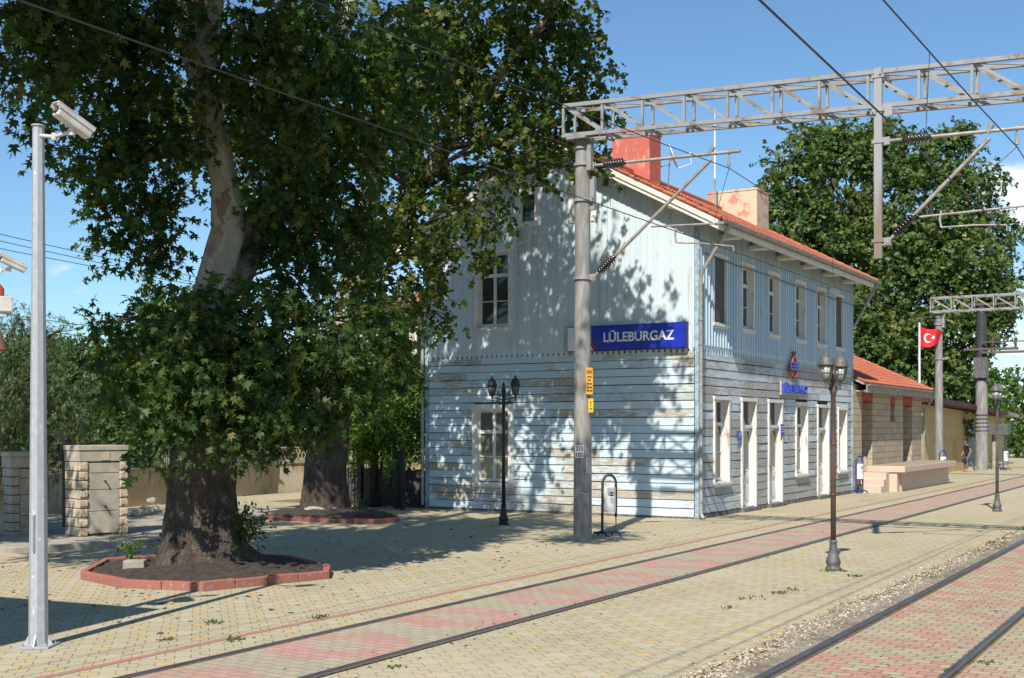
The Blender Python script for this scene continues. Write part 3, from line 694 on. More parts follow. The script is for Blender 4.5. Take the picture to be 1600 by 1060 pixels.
def clapboards(pl, u0, u1, z0, z1, n, ops, seed, mat, name, lap=.034):
    rng = random.Random(seed); mb = MB(); h = (z1 - z0) / n
    for i in range(n):
        za, zb = z0 + i * h, z0 + (i + 1) * h - .018
        cuts = [u0]
        while cuts[-1] < u1: cuts.append(cuts[-1] + rng.uniform(1.6, 4.6))
        cuts[-1] = u1
        for c0, c1 in zip(cuts[:-1], cuts[1:]):
            a = rng.random(); dz = rng.gauss(0, .003); wv = rng.gauss(0, .004)
            sub = [o for o in ops if o[2] < zb - .02 and o[3] > za + .02]
            for s0, s1 in split(c0 + .002, c1 - .002, sub):
                if s1 - s0 < .02: continue
                m_ = max(1, int((s1 - s0) / .7)); us = [s0 + (s1 - s0) * k / m_ for k in range(m_ + 1)]
                vs = []
                for u in us:
                    w = .004 * math.sin(u * 2.3 + i) + wv
                    vs += [pl(u, za + dz + w * .5, lap + w), pl(u, zb + dz + w * .5, .008), pl(u, za + dz + w * .5, -.012), pl(u, zb + dz + w * .5, -.012)]
                fs = []
                fl = pl.k == 'f'
                for k in range(m_):
                    b = 4 * k; c = b + 4
                    q = [(b, c, c + 1, b + 1), (b + 2, c + 2, c, b), (b + 1, c + 1, c + 3, b + 3)]
                    fs += q if fl else [tuple(reversed(f)) for f in q]
                e = 4 * m_; fs += [(0, 1, 3, 2), (e, e + 2, e + 3, e + 1)] if fl else [(0, 2, 3, 1), (e, e + 1, e + 3, e + 2)]
                mb.add(vs, fs, 0, a)
    return mb.build(name, mat, ST)
def upright(pl, u0, u1, z0, ztop, w, ops, seed, mat, name, bw, bd, th, tl):
    rng = random.Random(seed); mb = MB()
    n = int(round((u1 - u0) / w)); ed = [u0 + (u1 - u0) * k / n for k in range(n + 1)]
    for k in range(n):
        a = rng.random(); d = .03 + rng.uniform(-.002, .004); tip = z0 - tl
        es = sorted(set([ed[k], ed[k + 1]] + [e for o in ops for e in (o[0], o[1]) if ed[k] < e < ed[k + 1]]))
        for e0, e1 in zip(es[:-1], es[1:]):
            sub = [o for o in ops if o[0] < e1 - .001 and o[1] > e0 + .001]
            lo = z0; spans = []
            for o in sorted(sub, key=lambda q: q[2]): spans.append((lo, o[2])); lo = o[3]
            spans.append((lo, None))
            for i, (za, zb) in enumerate(spans):
                ta, tb = (ztop(e0), ztop(e1)) if zb is None else (zb, zb)
                g = .004
                if i == 0 and not [1 for o in sub if o[2] <= z0]:
                    m_ = (e0 + e1) / 2
                    p = [pl(e0 + g, z0 + th, d), pl(m_, tip, d), pl(e1 - g, z0 + th, d), pl(e1 - g, tb, d), pl(e0 + g, ta, d)]
                else: p = [pl(e0 + g, za, d), pl(e1 - g, za, d), pl(e1 - g, tb, d), pl(e0 + g, ta, d)]
                e = Vector(pl(0, 0, 0)) - Vector(pl(0, 0, d)); mb.prism(p, e, 0, a)
    for k in range(n + 1):
        u = min(max(ed[k], u0 + bw / 2), u1 - bw / 2); sub = [o for o in ops if o[0] < u + bw / 2 and o[1] > u - bw / 2]
        lo = z0 + th + .01; a = rng.random()
        spans = []
        for o in sorted(sub, key=lambda q: q[2]): spans.append((lo, o[2])); lo = o[3]
        spans.append((lo, ztop(u) - .02))
        for za, zb in spans:
            if zb - za > .05: pbox(mb, pl, u - bw / 2, u + bw / 2, za, zb, .034, .034 + bd, 0, a)
    return mb.build(name, mat, ST)
ops_fl = [inset(o, .035) for o in lo_f]; ops_fu = [inset(o, .035) for o in up_f]
ops_gl = [inset(gw_l, .04)]; ops_gu = [inset(gw_u, .04)] + [inset(o, .04) for o in att]
clapboards(PF, HX0 + .1, HX1 - .08, .12, ZF, 19, ops_fl, 3, M['facade_low'], 'lower_boarding', .016)
clapboards(PG, HY0 + .1, HY1 - .08, .06, ZF, 20, ops_gl, 4, M['gable_low'], 'gable_boarding')
upright(PF, HX0 + .08, HX1 - .08, ZF, lambda u: 8.0, .205, ops_fu, 5, M['facade_up'], 'upper_boarding', .045, .026, .13, .10)
upright(PG, HY0 + .08, HY1 - .08, ZF, lambda u: roofz(u) - .10, .17, ops_gu, 6, M['gable_up'], 'gable_upper_boarding', .026, .018, .055, .10)
# solid core behind the boards (with real openings), corner posts, plinth
mb = MB()
def wall_grid(pl, u0, u1, z0, z1, ops, d):
    us = sorted(set([u0, u1] + [e for o in ops for e in o[:2]])); zs = sorted(set([z0, z1] + [e for o in ops for e in o[2:]]))
    for a, b in zip(us[:-1], us[1:]):
        for c, e in zip(zs[:-1], zs[1:]):
            if any(o[0] <= a + 1e-4 and o[1] >= b - 1e-4 and o[2] <= c + 1e-4 and o[3] >= e - 1e-4 for o in ops): continue
            mb.add([pl(a, c, d), pl(b, c, d), pl(b, e, d), pl(a, e, d)], [(0, 1, 2, 3)])
wall_grid(PF, HX0, HX1, 0, 8.05, ops_fl + ops_fu, -.013); wall_grid(PG, HY0, HY1, 0, 7.85, ops_gl + ops_gu[:1], -.013)
zt = 7.85
mb.add([(HX0 + .10, HY0 + .0, 7.2), (HX0 + .10, HY1, 7.2), (HX0 + .10, HY1, roofz(HY1) - .1), (HX0 + .10, YC, roofz(YC) - .12), (HX0 + .10, HY0, roofz(HY0) - .1)], [(0, 4, 3, 2, 1)])
mb.add([(HX1, HY0, 0), (HX1, HY1, 0), (HX1, HY1, 7.9), (HX1, YC, 10.2), (HX1, HY0, 7.9)], [(0, 1, 2, 3, 4)])
mb.add([(HX0, HY1, 0), (HX1, HY1, 0), (HX1, HY1, 7.9), (HX0, HY1, 7.9)], [(3, 2, 1, 0)])
mb.build('wall_core', M['dark_wall'], ST)
for u in (HX0, HX1):
    a = u - (.04 if u == HX0 else .07); mb = MB(); mb.b2((a, HY0 - .045, .02), (a + .11, HY0 + .07, ZF - .0))
    mb.b2((a, HY0 - .05, ZF), (a + .11, HY0 + .07, 8.0)); mb.build('corner_post', M['trim_blue'], ST)
mb = MB(); mb.b2((HX0 - .045, HY1 - .07, .02), (HX0 + .07, HY1 + .04, 7.5)); mb.build('corner_post', M['trim_blue'], ST)
mb = MB(); mb.b2((HX0 - .03, HY0 - .035, -.02), (HX1, HY0 + .02, .10)); mb.b2((HX0 - .028, HY0 + .03, -.02), (HX0 + .02, HY1, .055)); mb.build('plinth', M['plinth'], ST)
# openings
def casing(mb, pl, o, w, d=.055, sill=True, reveal=.18):
    u0, u1, z0, z1 = o
    pbox(mb, pl, u0, u0 + w, z0, z1 - w, -.01, d); pbox(mb, pl, u1 - w, u1, z0, z1 - w, -.01, d)
    pbox(mb, pl, u0 - .02, u1 + .02, z1 - w, z1 + .02, -.01, d + .012)
    a, b = u0 + w, u1 - w
    pbox(mb, pl, a - .012, a, z0, z1 - w, -reveal, -.012); pbox(mb, pl, b, b + .012, z0, z1 - w, -reveal, -.012)
    pbox(mb, pl, a, b, z1 - w, z1 - w + .012, -reveal, -.012); pbox(mb, pl, a, b, z0 + .0, z0 + .03, -reveal, -.012)
def window(pl, o, w, reveal, glass, trans=.30, name='window', closed=None):
    u0, u1, z0, z1 = o; mb = MB(); casing(mb, pl, o, w, reveal=reveal)
    a, b, c, d = u0 + w, u1 - w, z0 + .05, z1 - w; s = .055; dd = -reveal + .012; zt_ = d - (d - c) * trans
    if closed is None:
        for x0, x1 in ((a, a + s), (b - s, b), ((a + b) / 2 - .045, (a + b) / 2 + .045)): pbox(mb, pl, x0, x1, c, d, -reveal, dd + .035)
        for y0, y1, ex in ((c, c + s + .02, .03), (d - s, d, .03), (zt_ - .05, zt_ + .05, .05), ((c + zt_) / 2 - .014, (c + zt_) / 2 + .014, .02)): pbox(mb, pl, a, b, y0, y1, -reveal + .002, dd + ex)
    f = mb.build(name, M['white_wood'], ST)
    m2 = MB(); pbox(m2, pl, a, b, c, d, -reveal - .02, -reveal + .006 if closed is None else -.03)
    m2.build('pane' if closed is None else 'screen', glass, f)
    m3 = MB(); pbox(m3, pl, u0 - .05, u1 + .05, z0 - .065, z0 - .001, -.01, .10); pbox(m3, pl, u0, u1, z0 - .12, z0 - .066, -.01, .06); m3.build('sill', M['white_wood'], f)
    return f
for i, o in enumerate(up_f):
    window(PF, o, .085, .16, M['mesh_panel'] if i in (0, 5) else M['glass'], closed=True if i in (0, 5) else None)
for i in (0, 3, 5): window(PF, lo_f[i], .085, .20, M['glass'])
def panel_door(o):
    u0, u1, z0, z1 = o; w = .085; mb = MB(); casing(mb, PF, o, w, reveal=.20)
    a, b = u0 + w, u1 - w; zt_ = z1 - .85; f = mb.build('door', M['white_wood'], ST)
    m2 = MB(); pbox(m2, PF, a, b, z0 + .04, zt_, -.20, -.165); mid = (a + b) / 2
    for s0, s1 in ((a + .06, mid - .05), (mid + .05, b - .06)):
        for q0, q1 in ((.16, .62), (.74, .98)): 
            pbox(m2, PF, s0, s1, z0 + q0, z0 + q1, -.166, -.15); pbox(m2, PF, s0 + .04, s1 - .04, z0 + q0 + .04, z0 + q1 - .04, -.152, -.142)
        pbox(m2, PF, s0 - .03, s0, z0 + 1.1, zt_ - .1, -.166, -.15); pbox(m2, PF, s1, s1 + .03, z0 + 1.1, zt_ - .1, -.166, -.15)
    pbox(m2, PF, mid - .03, mid + .03, z0 + .04, zt_, -.167, -.14)
    m2.build('leaf', M['white_wood'], f)
    m3 = MB(); pbox(m3, PF, a, b, zt_, zt_ + .09, -.20, -.05); pbox(m3, PF, a, a + .05, zt_ + .09, z1 - w, -.20, -.15); pbox(m3, PF, b - .05, b, zt_ + .09, z1 - w, -.20, -.15); pbox(m3, PF, mid - .025, mid + .025, zt_ + .09, z1 - w, -.20, -.15); m3.build('transom_bar', M['white_wood'], f)
    m4 = MB()
    pbox(m4, PF, a + .05, b - .05, zt_ + .09, z1 - w, -.21, -.19)
    for s0, s1 in ((a + .06, mid - .05), (mid + .05, b - .06)): pbox(m4, PF, s0, s1, z0 + 1.1, zt_ - .1, -.17, -.160)
    m4.build('pane', M['glass'], f)
    m5 = MB(); p = Vector(PF(mid + .06, z0 + 1.02, -.13)); m5.tube([p, p + Vector((0, -.05, 0)), p + Vector((.10, -.05, 0))], .011, 6); pbox(m5, PF, mid + .035, mid + .085, z0 + .92, z0 + 1.12, -.142, -.136); m5.build('handle', M['rust'], f)
    m6 = MB(); pbox(m6, PF, u0 - .1, u1 + .1, -.02, z0, .0, .16); m6.build('threshold', M['plinth'], f)
for i in (1, 2, 4): panel_door(lo_f[i])
window(PG, gw_u, .17, .10, M['glass']); window(PG, gw_l, .17, .10, M['curtain'])
for o in att:
    mb = MB(); w = .15; casing(mb, PG, o, w, reveal=.09); pbox(mb, PG, o[0] - .03, o[1] + .03, o[2] - .05, o[2] + w * .7, -.01, .07)
    f = mb.build('attic_window', M['white_wood'], ST); m2 = MB(); pbox(m2, PG, o[0] + w, o[1] - w, o[2] + w * .7, o[3] - w, -.095, -.07); m2.build('pane', M['glass'], f)
# roof
def tiled_slope(name, parent, x0, x1, ye, ze, yr, zr, seed, tw=.25, rl=.34):
    rng = random.Random(seed); mb = MB(); L = math.hypot(yr - ye, zr - ze); n = int(L / rl); c = Vector((0, (yr - ye) / L, (zr - ze) / L)); nn = Vector((0, -c.z * (1 if yr > ye else -1), abs(c.y)))
    nx = int((x1 - x0) / tw) * 4
    for i in range(n):
        s0, s1 = L * i / n, L * (i + 1) / n + .02; vs = []
        for k in range(nx + 1):
            x = x0 + (x1 - x0) * k / nx; hgt = .018 + .018 * math.cos(k * math.pi / 2); j = rng.uniform(-.002, .002)
            p0 = Vector((x, ye, ze)) + c * s0 + nn * (hgt + .026 + j); p1 = Vector((x, ye, ze)) + c * s1 + nn * (hgt + .0)
            p2 = Vector((x, ye, ze)) + c * s0 + nn * (-.01)
            vs += [p0, p1, p2]
        for k in range(nx):
            b = 3 * k; d = b + 3; f = [(b, d, d + 1, b + 1), (b + 2, d + 2, d, b)]
            if yr < ye: f = [tuple(reversed(q)) for q in f]
            if k % 4 == 0: col = rng.random()
            mb.add([vs[b], vs[b + 1], vs[b + 2], vs[d], vs[d + 1], vs[d + 2]], [tuple({b: 0, b + 1: 1, b + 2: 2, d: 3, d + 1: 4, d + 2: 5}[q] for q in g) for g in f], 0, col)
        for x in (x0, x1):
            mb.tube([Vector((x, ye, ze)) + c * s0 + nn * .05, Vector((x, ye, ze)) + c * s1 + nn * .03], .055, 7, 0, True, rng.random())
    return mb.build(name, M['tile'], parent)
RX0, RX1, EY0, EY1 = 29.47, 45.2, 11.42, 21.56
ze0 = roofz(EY0) + .02
def roof_slab(mb, x0, x1, ye, yr, th=.07):
    za, zb = roofz(ye), roofz(yr)
    mb.prism([(x0, ye, za), (x0, yr, zb), (x0, yr, zb - th), (x0, ye, za - th)], (x1 - x0, 0, 0))
mb = MB(); roof_slab(mb, RX0 + .03, RX1 - .03, EY0 + .02, YC); roof_slab(mb, RX0 + .03, RX1 - .03, EY1 - .02, YC)
RF = mb.build('roof', M['soffit'], ST)
tiled_slope('roof_tiles', RF, RX0 + .02, RX1 - .02, EY0 - .04, ze0, YC, roofz(YC) + .02, 1)
tiled_slope('roof_tiles', RF, RX0 + .02, RX1 - .02, EY1 + .04, ze0, YC, roofz(YC) + .02, 2)
mb = MB(); mb.tube([(RX0, YC, roofz(YC) + .06), (RX1, YC, roofz(YC) + .06)], .12, 10); mb.build('ridge_tiles', M['tile'], RF)
for x, s in ((RX0, 1), (RX1, -1)):
    for ye in (EY0 + .02, EY1 - .02):
        mb = MB(); za, zb = roofz(ye), roofz(YC)
        mb.prism([(x - .02 * s, ye, za + .01), (x - .02 * s, YC, zb + .01), (x - .02 * s, YC, zb - .13), (x - .02 * s, ye, za - .13)], (.035 * s, 0, 0))
        mb.prism([(x + .02 * s, ye, za - .06), (x + .02 * s, YC, zb - .06), (x + .02 * s, YC, zb - .24), (x + .02 * s, ye, za - .24)], (.03 * s, 0, 0))
        mb.build('bargeboard', M['eave_white'], ST)
for y in (12.75, 20.2, 14.3, 18.7):
    z = roofz(y) - .16; mb = MB(); mb.b2((RX0 + .06, y - .09, z - .10), (HX0 - .035, y + .09, z + .05)); mb.build('purlin_end', M['eave_white'], ST)
for x in (31.6, 33.9, 36.3, 38.7, 41.0, 43.4):
    mb = MB(); mb.b2((x - .22, EY0 + .22, roofz(EY0) - .17), (x + .22, HY0 - .07, roofz(EY0) - .075)); mb.build('rafter_end', M['eave_white'], ST)
for ye, s in ((EY0, 1), (EY1, -1)):
    mb = MB(); z = roofz(ye) - .05; n = int((RX1 - RX0) / .11)
    for k in range(n):
        x = RX0 + (RX1 - RX0) * k / n; w = (RX1 - RX0) / n
        mb.prism([(x, ye + .03 * s, z), (x, ye + .03 * s, z - .13), (x + w * .25, ye + .03 * s, z - .165), (x + w * .5, ye + .03 * s, z - .185), (x + w * .75, ye + .03 * s, z - .165), (x + w, ye + .03 * s, z - .13), (x + w, ye + .03 * s, z)], (0, .02 * s, 0))
    mb.build('scalloped_fascia', M['eave_white'], ST)
# eaves and fascia end here; gutters and downpipes
def gutter(mb, x0, x1, y, z, r):
    n = 9; vs = []; fs = []
    prof = [(y + r * math.cos(math.pi * (1 + k / (n - 1))), z + r * math.sin(math.pi * (1 + k / (n - 1)))) for k in range(n)]
    prof += [(a + (.012 if i == n - 1 else (-.0)), b) for i, (a, b) in enumerate(reversed([(y + (r - .012) * math.cos(math.pi * (1 + k / (n - 1))), z + (r - .012) * math.sin(math.pi * (1 + k / (n - 1)))) for k in range(n)]))]
    mb.prism([(x0, a, b) for a, b in prof], (x1 - x0, 0, 0))
mb = MB(); gutter(mb, RX0 - .03, RX1 + .03, EY0 - .09, roofz(EY0) + .02, .085); mb.b2((RX0 - .02, EY0 - .02, roofz(EY0) - .06), (RX1 + .02, EY0 + .005, roofz(EY0) + .0)); 
for k in range(16): x = RX0 + .3 + k * 1.0; mb.tube([(x, EY0 - .18, roofz(EY0) + .02), (x, EY0 - .15, roofz(EY0) - .05), (x, EY0 - .09, roofz(EY0) - .075), (x, EY0 + .0, roofz(EY0) - .03)], .008, 5)
mb.build('gutter', M['zinc'], ST)
mb = MB(); gutter(mb, RX0 - .03, RX1 + .03, EY1 + .09, roofz(EY1) + .02, .085); mb.build('gutter', M['zinc'], ST)
def downpipe(pts, bands, r=.052):
    mb = MB(); mb.tube(pts, r, 10)
    for b in bands: mb.tube([(b[0], b[1], b[2] - .02), (b[0], b[1], b[2] + .02)], r + .014, 10); mb.tube([(b[0], b[1], b[2]), (b[0] + .05, b[1] + .12, b[2])], .012, 5)
    return mb.build('downpipe', M['zinc'], ST)
ge = roofz(EY0) - .05
downpipe([(29.95, EY0 - .09, ge), (29.95, EY0 - .07, ge - .12), (29.93, HY0 - .16, 6.48), (29.93, HY0 - .11, 6.3), (29.93, HY0 - .11, .16), (29.91, HY0 - .17, .06), (29.88, HY0 - .24, .03)], [(29.93, HY0 - .11, z) for z in (5.2, 3.35, 1.85, .45, 4.55)])
downpipe([(44.95, EY0 - .09, ge), (44.95, EY0 - .03, ge - .12), (44.85, HY0 - .12, 6.2), (44.85, HY0 + .1, 5.9), (44.85, HY0 + .1, .1)], [(44.85, HY0 + .1, 3)])
downpipe([(29.93, EY1 + .05, ge), (29.93, HY1 + .12, 6.3), (29.93, HY1 + .12, .1)], [(29.93, HY1 + .12, z) for z in (5.2, 3.3, 1.9)])
# chimneys
def chimney(x0, x1, y0, y1, ztop, mat, cap):
    mb = MB(); mb.b2((x0, y0, roofz(max(abs(y0 - YC), abs(y1 - YC)) + YC) - .3), (x1, y1, ztop)); c = mb.build('chimney', mat, RF, bevel=.02)
    m2 = MB(); m2.b2((x0 - cap, y0 - cap, ztop), (x1 + cap, y1 + cap, ztop + .07)); m2.b2((x0 + .15, y0 + .15, ztop + .07), (x1 - .15, y1 - .15, ztop + .075)); 
    m2.build('chimney_cap', mat, RF)
chimney(35.0, 35.9, 15.85, 17.15, 11.62, M['chim_red'], .03)
chimney(42.6, 43.9, 15.05, 16.95, 11.0, M['chim_pale'], .02)
# cable along the facade and small fittings fixed to the house
mb = MB(); mb.tube([(30.3, HY0 - .08, 6.98)] + [(30.3 + k * 2.4, HY0 - .075, 6.98 - .14 * k / 6 - (.03 if k % 2 else 0)) for k in range(1, 7)], .012, 5); mb.build('facade_cable', M['wire'], ST)
mb = MB(); p = PX(685, 590, HX0); mb.b2((HX0 - .14, p.y - .10, p.z - .14), (HX0 - .02, p.y + .10, p.z + .14)); mb.b2((HX0 - .155, p.y - .07, p.z - .1), (HX0 - .14, p.y + .07, p.z + .1)); mb.build('meter_box', M['board_grey'], ST, bevel=.01)
for px, py, w, h in ((1155, 681, .05, .26), (1222, 672, .05, .36), (1298, 681, .05, .26)):
    p = PY(px, py, HY0 - .05); mb = MB(); mb.b2((p.x - .13, HY0 - .075, p.z - h / 2), (p.x + .13, HY0 - .045, p.z + h / 2)); q = mb.build('door_plaque', M['letter_blue'], ST)
    m2 = MB()
    for k in range(3): m2.b2((p.x - .09, HY0 - .079, p.z + h * (.24 - .2 * k)), (p.x + .09 - .03 * k, HY0 - .0755, p.z + h * (.30 - .2 * k)))
    m2.build('white_line', M['white_enamel'], q)

# ------------------------------------------------------------------ lettering
def text_mesh(txt, height, bold=0.0, depth=.006, spacing=1.0):
    cu = bpy.data.curves.new('t', 'FONT'); cu.body = txt; cu.size = 1; cu.offset = bold; cu.extrude = 0; cu.space_character = spacing; cu.resolution_u = 4
    o = bpy.data.objects.new('t', cu); COL.objects.link(o); dg = bpy.context.evaluated_depsgraph_get()
    me = bpy.data.meshes.new_from_object(o.evaluated_get(dg)); V = [v.co.copy() for v in me.vertices]; F = [tuple(p.vertices) for p in me.polygons]
    bpy.data.objects.remove(o); bpy.data.meshes.remove(me)
    return V, F
def put_text(mb, txt, org, ux, uz, w, h, bold=0.0, mi=0, base=None, thick=.006):
    """fit txt into w x h (cap height) with its lower left corner at org; ux, uz unit vectors"""
    V, F = text_mesh(txt, h, bold); x0 = min(v.x for v in V); x1 = max(v.x for v in V)
    Vb, _ = text_mesh(base or 'E', h, bold); y0 = min(v.y for v in Vb); y1 = max(v.y for v in Vb)
    ux, uz, org = Vector(ux), Vector(uz), Vector(org); nn = ux.cross(uz)
    P = [org + ux * ((v.x - x0) / (x1 - x0) * w) + uz * ((v.y - y0) / (y1 - y0) * h) for v in V]
    k = len(P); mb.add(P, F, mi)
    edges = {}
    for f in F:
        for a, b in zip(f, f[1:] + f[:1]): edges[(a, b)] = edges.get((a, b), 0) + 1
    bd = [(a, b) for (a, b) in edges if (b, a) not in edges]
    Q = P + [p - nn * thick for p in P]
    mb.add(Q, [(b, a, a + k, b + k) for a, b in bd], mi)
# the large name board on the gable
SY0, SY1, SZ0, SZ1 = 12.44, 15.98, 4.47, 5.16
sg = thing('station_sign', (29.85, SY0, SZ0), 'long blue station name board with white lettering on the gable', 'sign')
mb = MB(); mb.b2((29.80, SY0, SZ0), (29.955, SY1, SZ1)); mb.build('sign_case', M['sign_edge'], sg, bevel=.006)
XF = 29.796
def gp(f, g): return (XF, SY1 - (SY1 - SY0) * f, SZ0 + (SZ1 - SZ0) * g)    # f from the left end, g from the bottom
mb = MB(); cur = [(.195 + .055 * (1 - g) ** 1.6, g) for g in [k / 10 for k in range(11)]]
mb.prism([gp(.988, .03), gp(.988, .97)] + [gp(f + .012, .03 + .94 * g) for f, g in reversed(cur)], (-.004, 0, 0)); mb.build('blue_face', M['blue_enamel'], sg)
mb = MB(); mb.prism([gp(f - .018, .03 + .94 * g) for f, g in cur] + [gp(.008, .97), gp(.008, .03)], (-.004, 0, 0)); mb.build('white_face', M['white_enamel'], sg)
mb = MB(); mb.prism([gp(f - .006, .03 + .94 * g) for f, g in cur] + [gp(f + .012 * (1 - g), .03 + .94 * g) for f, g in reversed(cur)], (-.0045, 0, 0)); mb.build('red_stripe', M['red_enamel'], sg)
mb = MB(); mb.prism([gp(f - .012, .03 + .94 * g) for f, g in cur] + [gp(f - .0065, .03 + .94 * g) for f, g in reversed(cur)], (-.003, 0, 0)); mb.build('grey_stripe', M['blue_enamel'], sg)
mb = MB(); put_text(mb, 'LÜLEBURGAZ', (XF - .012, SY1 - (SY1 - SY0) * .322, SZ0 + .235), (0, -1, 0), (0, 0, 1), (SY1 - SY0) * .583, .255, .022); mb.build('lettering', M['white_enamel'], sg)
# emblem and raised letters above the doors
p0, p1 = PY(1214, 606, HY0 - .1), PY(1254, 606, HY0 - .1)
fx0, fx1 = 36.55, 38.95
fs = thing('facade_name_board', (fx0, HY0 - .1, 3.42), 'small faded board with raised blue letters over the doors', 'sign')
mb = MB(); mb.b2((fx0 - .1, HY0 - .10, 3.40), (fx1 + .1, HY0 - .05, 3.83)); mb.build('backing_board', M['board_grey'], fs)
mb = MB(); put_text(mb, 'LÜLEBURGAZ', (fx0, HY0 - .17, 3.46), (1, 0, 0), (0, 0, 1), fx1 - fx0, .27, .02, thick=.07); mb.build('letters', M['letter_blue'], fs)
em = thing('railway_emblem', (37.45, HY0 - .12, 4.3), 'red ring emblem crossed by blue bars above the small name board', 'emblem')
mb = MB(); c = Vector((37.5, HY0 - .16, 4.33))
mb.tube([c + Vector((.20 * math.cos(t), 0, .33 * math.sin(t) - .05)) for t in [k * math.pi / 14 for k in range(29)]], .045, 8); mb.b2(c + Vector((-.10, -.05, .38)), c + Vector((.10, .05, .44))); mb.b2(c + Vector((-.05, -.04, .27)), c + Vector((.05, .04, .385)))
for dz in (-.36, .26): mb.tube([c + Vector((0, 0, dz)), c + Vector((0, .12, dz))], .02, 6)
mb.build('ring', M['redpaint'], em)
mb = MB()
for k, w in enumerate((.30, .36, .30)):
    z = .08 - .10 * k; mb.b2(c + Vector((-w, -.06, z - .025)), c + Vector((w, -.01, z + .025)))
mb.b2(c + Vector((-.10, -.04, -.18)), c + Vector((.10, .03, .12))); mb.build('wing_bars', M['letter_blue'], em)

# ------------------------------------------------------------------ things on the house
def tv_camera(name, loc, aim, L, w, label, mount, group=None):
    t = thing(name, loc, label, 'camera', group); loc = Vector(loc); aim = Vector(aim).normalized()
    sd = aim.cross(Vector((0, 0, 1))).normalized(); up = sd.cross(aim); Mx = Matrix((sd, aim, up)).transposed()
    mb = MB(); mb.box(loc, (w, L, w * .95), 0, 0, Mx); mb.build('camera_body', M['cam_white'], t, bevel=w * .12)
    mb = MB(); mb.box(loc + up * (w * .56) + aim * (L * .06), (w * 1.18, L * 1.12, w * .10), 0, 0, Mx); mb.box(loc + up * (w * .36) + aim * (L * .06) + sd * w * .56, (w * .06, L * 1.12, w * .4), 0, 0, Mx); mb.box(loc + up * (w * .36) + aim * (L * .06) - sd * w * .56, (w * .06, L * 1.12, w * .4), 0, 0, Mx); mb.build('sun_hood', M['cam_white'], t)
    mb = MB(); mb.tube([loc + aim * L * .5, loc + aim * (L * .5 + .012)], w * .32, 12); mb.build('lens', M['glass'], t)
    mb = MB(); mb.tube([Vector(p) for p in mount], w * .17, 8)
    for p in mount[1:-1]: mb.tube([Vector(p) - Vector((0, 0, w * .3)), Vector(p) + Vector((0, 0, w * .3))], w * .26, 8)
    mb.build('bracket', M['cam_white'], t); return t
tv_camera('security_camera', (40.62, 11.72, 6.93), (.75, -.55, -.25), .36, .14, 'small white security camera bracketed over an upper facade window', [(40.55, 12.16, 6.8), (40.57, 11.95, 6.8), (40.58, 11.78, 6.86)])
# dish and aerial
dt = thing('satellite_dish', (36.6, 15.6, 10.3), 'white satellite dish seen edge on beside the red chimney', 'satellite dish')
dc = PD(1053, 245, 39.2); nrm = (Vector((SN, -CS, 0)) * .93 + Vector((0, 0, .33)) - Vector((CS, SN, 0)) * .17).normalized(); a1 = nrm.cross(Vector((0, 0, 1))).normalized(); a2 = nrm.cross(a1)
mb = MB(); n = 24; ringp = []
vs = [dc - nrm * .07]; fs_ = []
for j in (1, 2, 3):
    r = .42 * j / 3
    for k in range(n): t = 2 * math.pi * k / n; vs.append(dc + (a1 * math.cos(t) + a2 * math.sin(t)) * r - nrm * .07 * (1 - (j / 3) ** 2))
for k in range(n):
    k2 = (k + 1) % n; fs_.append((0, 1 + k, 1 + k2))
    for j in (0, 1): fs_.append((1 + j * n + k, 1 + (j + 1) * n + k, 1 + (j + 1) * n + k2, 1 + j * n + k2))
mb.add(vs, fs_, 0, 0, True); o = mb.build('dish', M['white_enamel'], dt); sdm = o.modifiers.new('s', 'SOLIDIFY'); sdm.thickness = .012
mb = MB(); mb.tube([dc - a2 * -.40 - nrm * .02, dc - a2 * -.42 + nrm * .45, dc + nrm * .5 + a2 * .1], .014, 6); mb.tube([dc + nrm * .44 + a2 * .14, dc + nrm * .54 + a2 * .08], .035, 8); mb.build('feed_arm', M['white_enamel'], dt)
mb = MB(); mb.tube([dc - nrm * .06, dc - nrm * .14 - Vector((0, 0, .15)), Vector((36.2, 15.95, 10.75)), Vector((35.88, 16.0, 10.7))], .022, 7); mb.tube([dc - nrm * .14, Vector((36.55, 15.9, roofz(15.9) + .0))], .02, 7); mb.build('dish_mount', M['steel'], dt)
at = thing('roof_aerial', (41.9, YC, roofz(YC)), 'slender white whip aerial standing on the station ridge', 'aerial')
mb = MB(); p = PX(1117, 335, 41.9); yb = p.y; mb.tube([(41.9, yb, roofz(yb) - .05), (41.9, yb, 11.4)], .03, 8); mb.build('mast_tube', M['steel'], at)
mb = MB(); mb.tube([(41.9, yb, 11.4), (41.9, yb, 13.2), (41.9, yb, 13.95)], [.035, .028, .01], 8); mb.build('whip', M['white_enamel'], at)

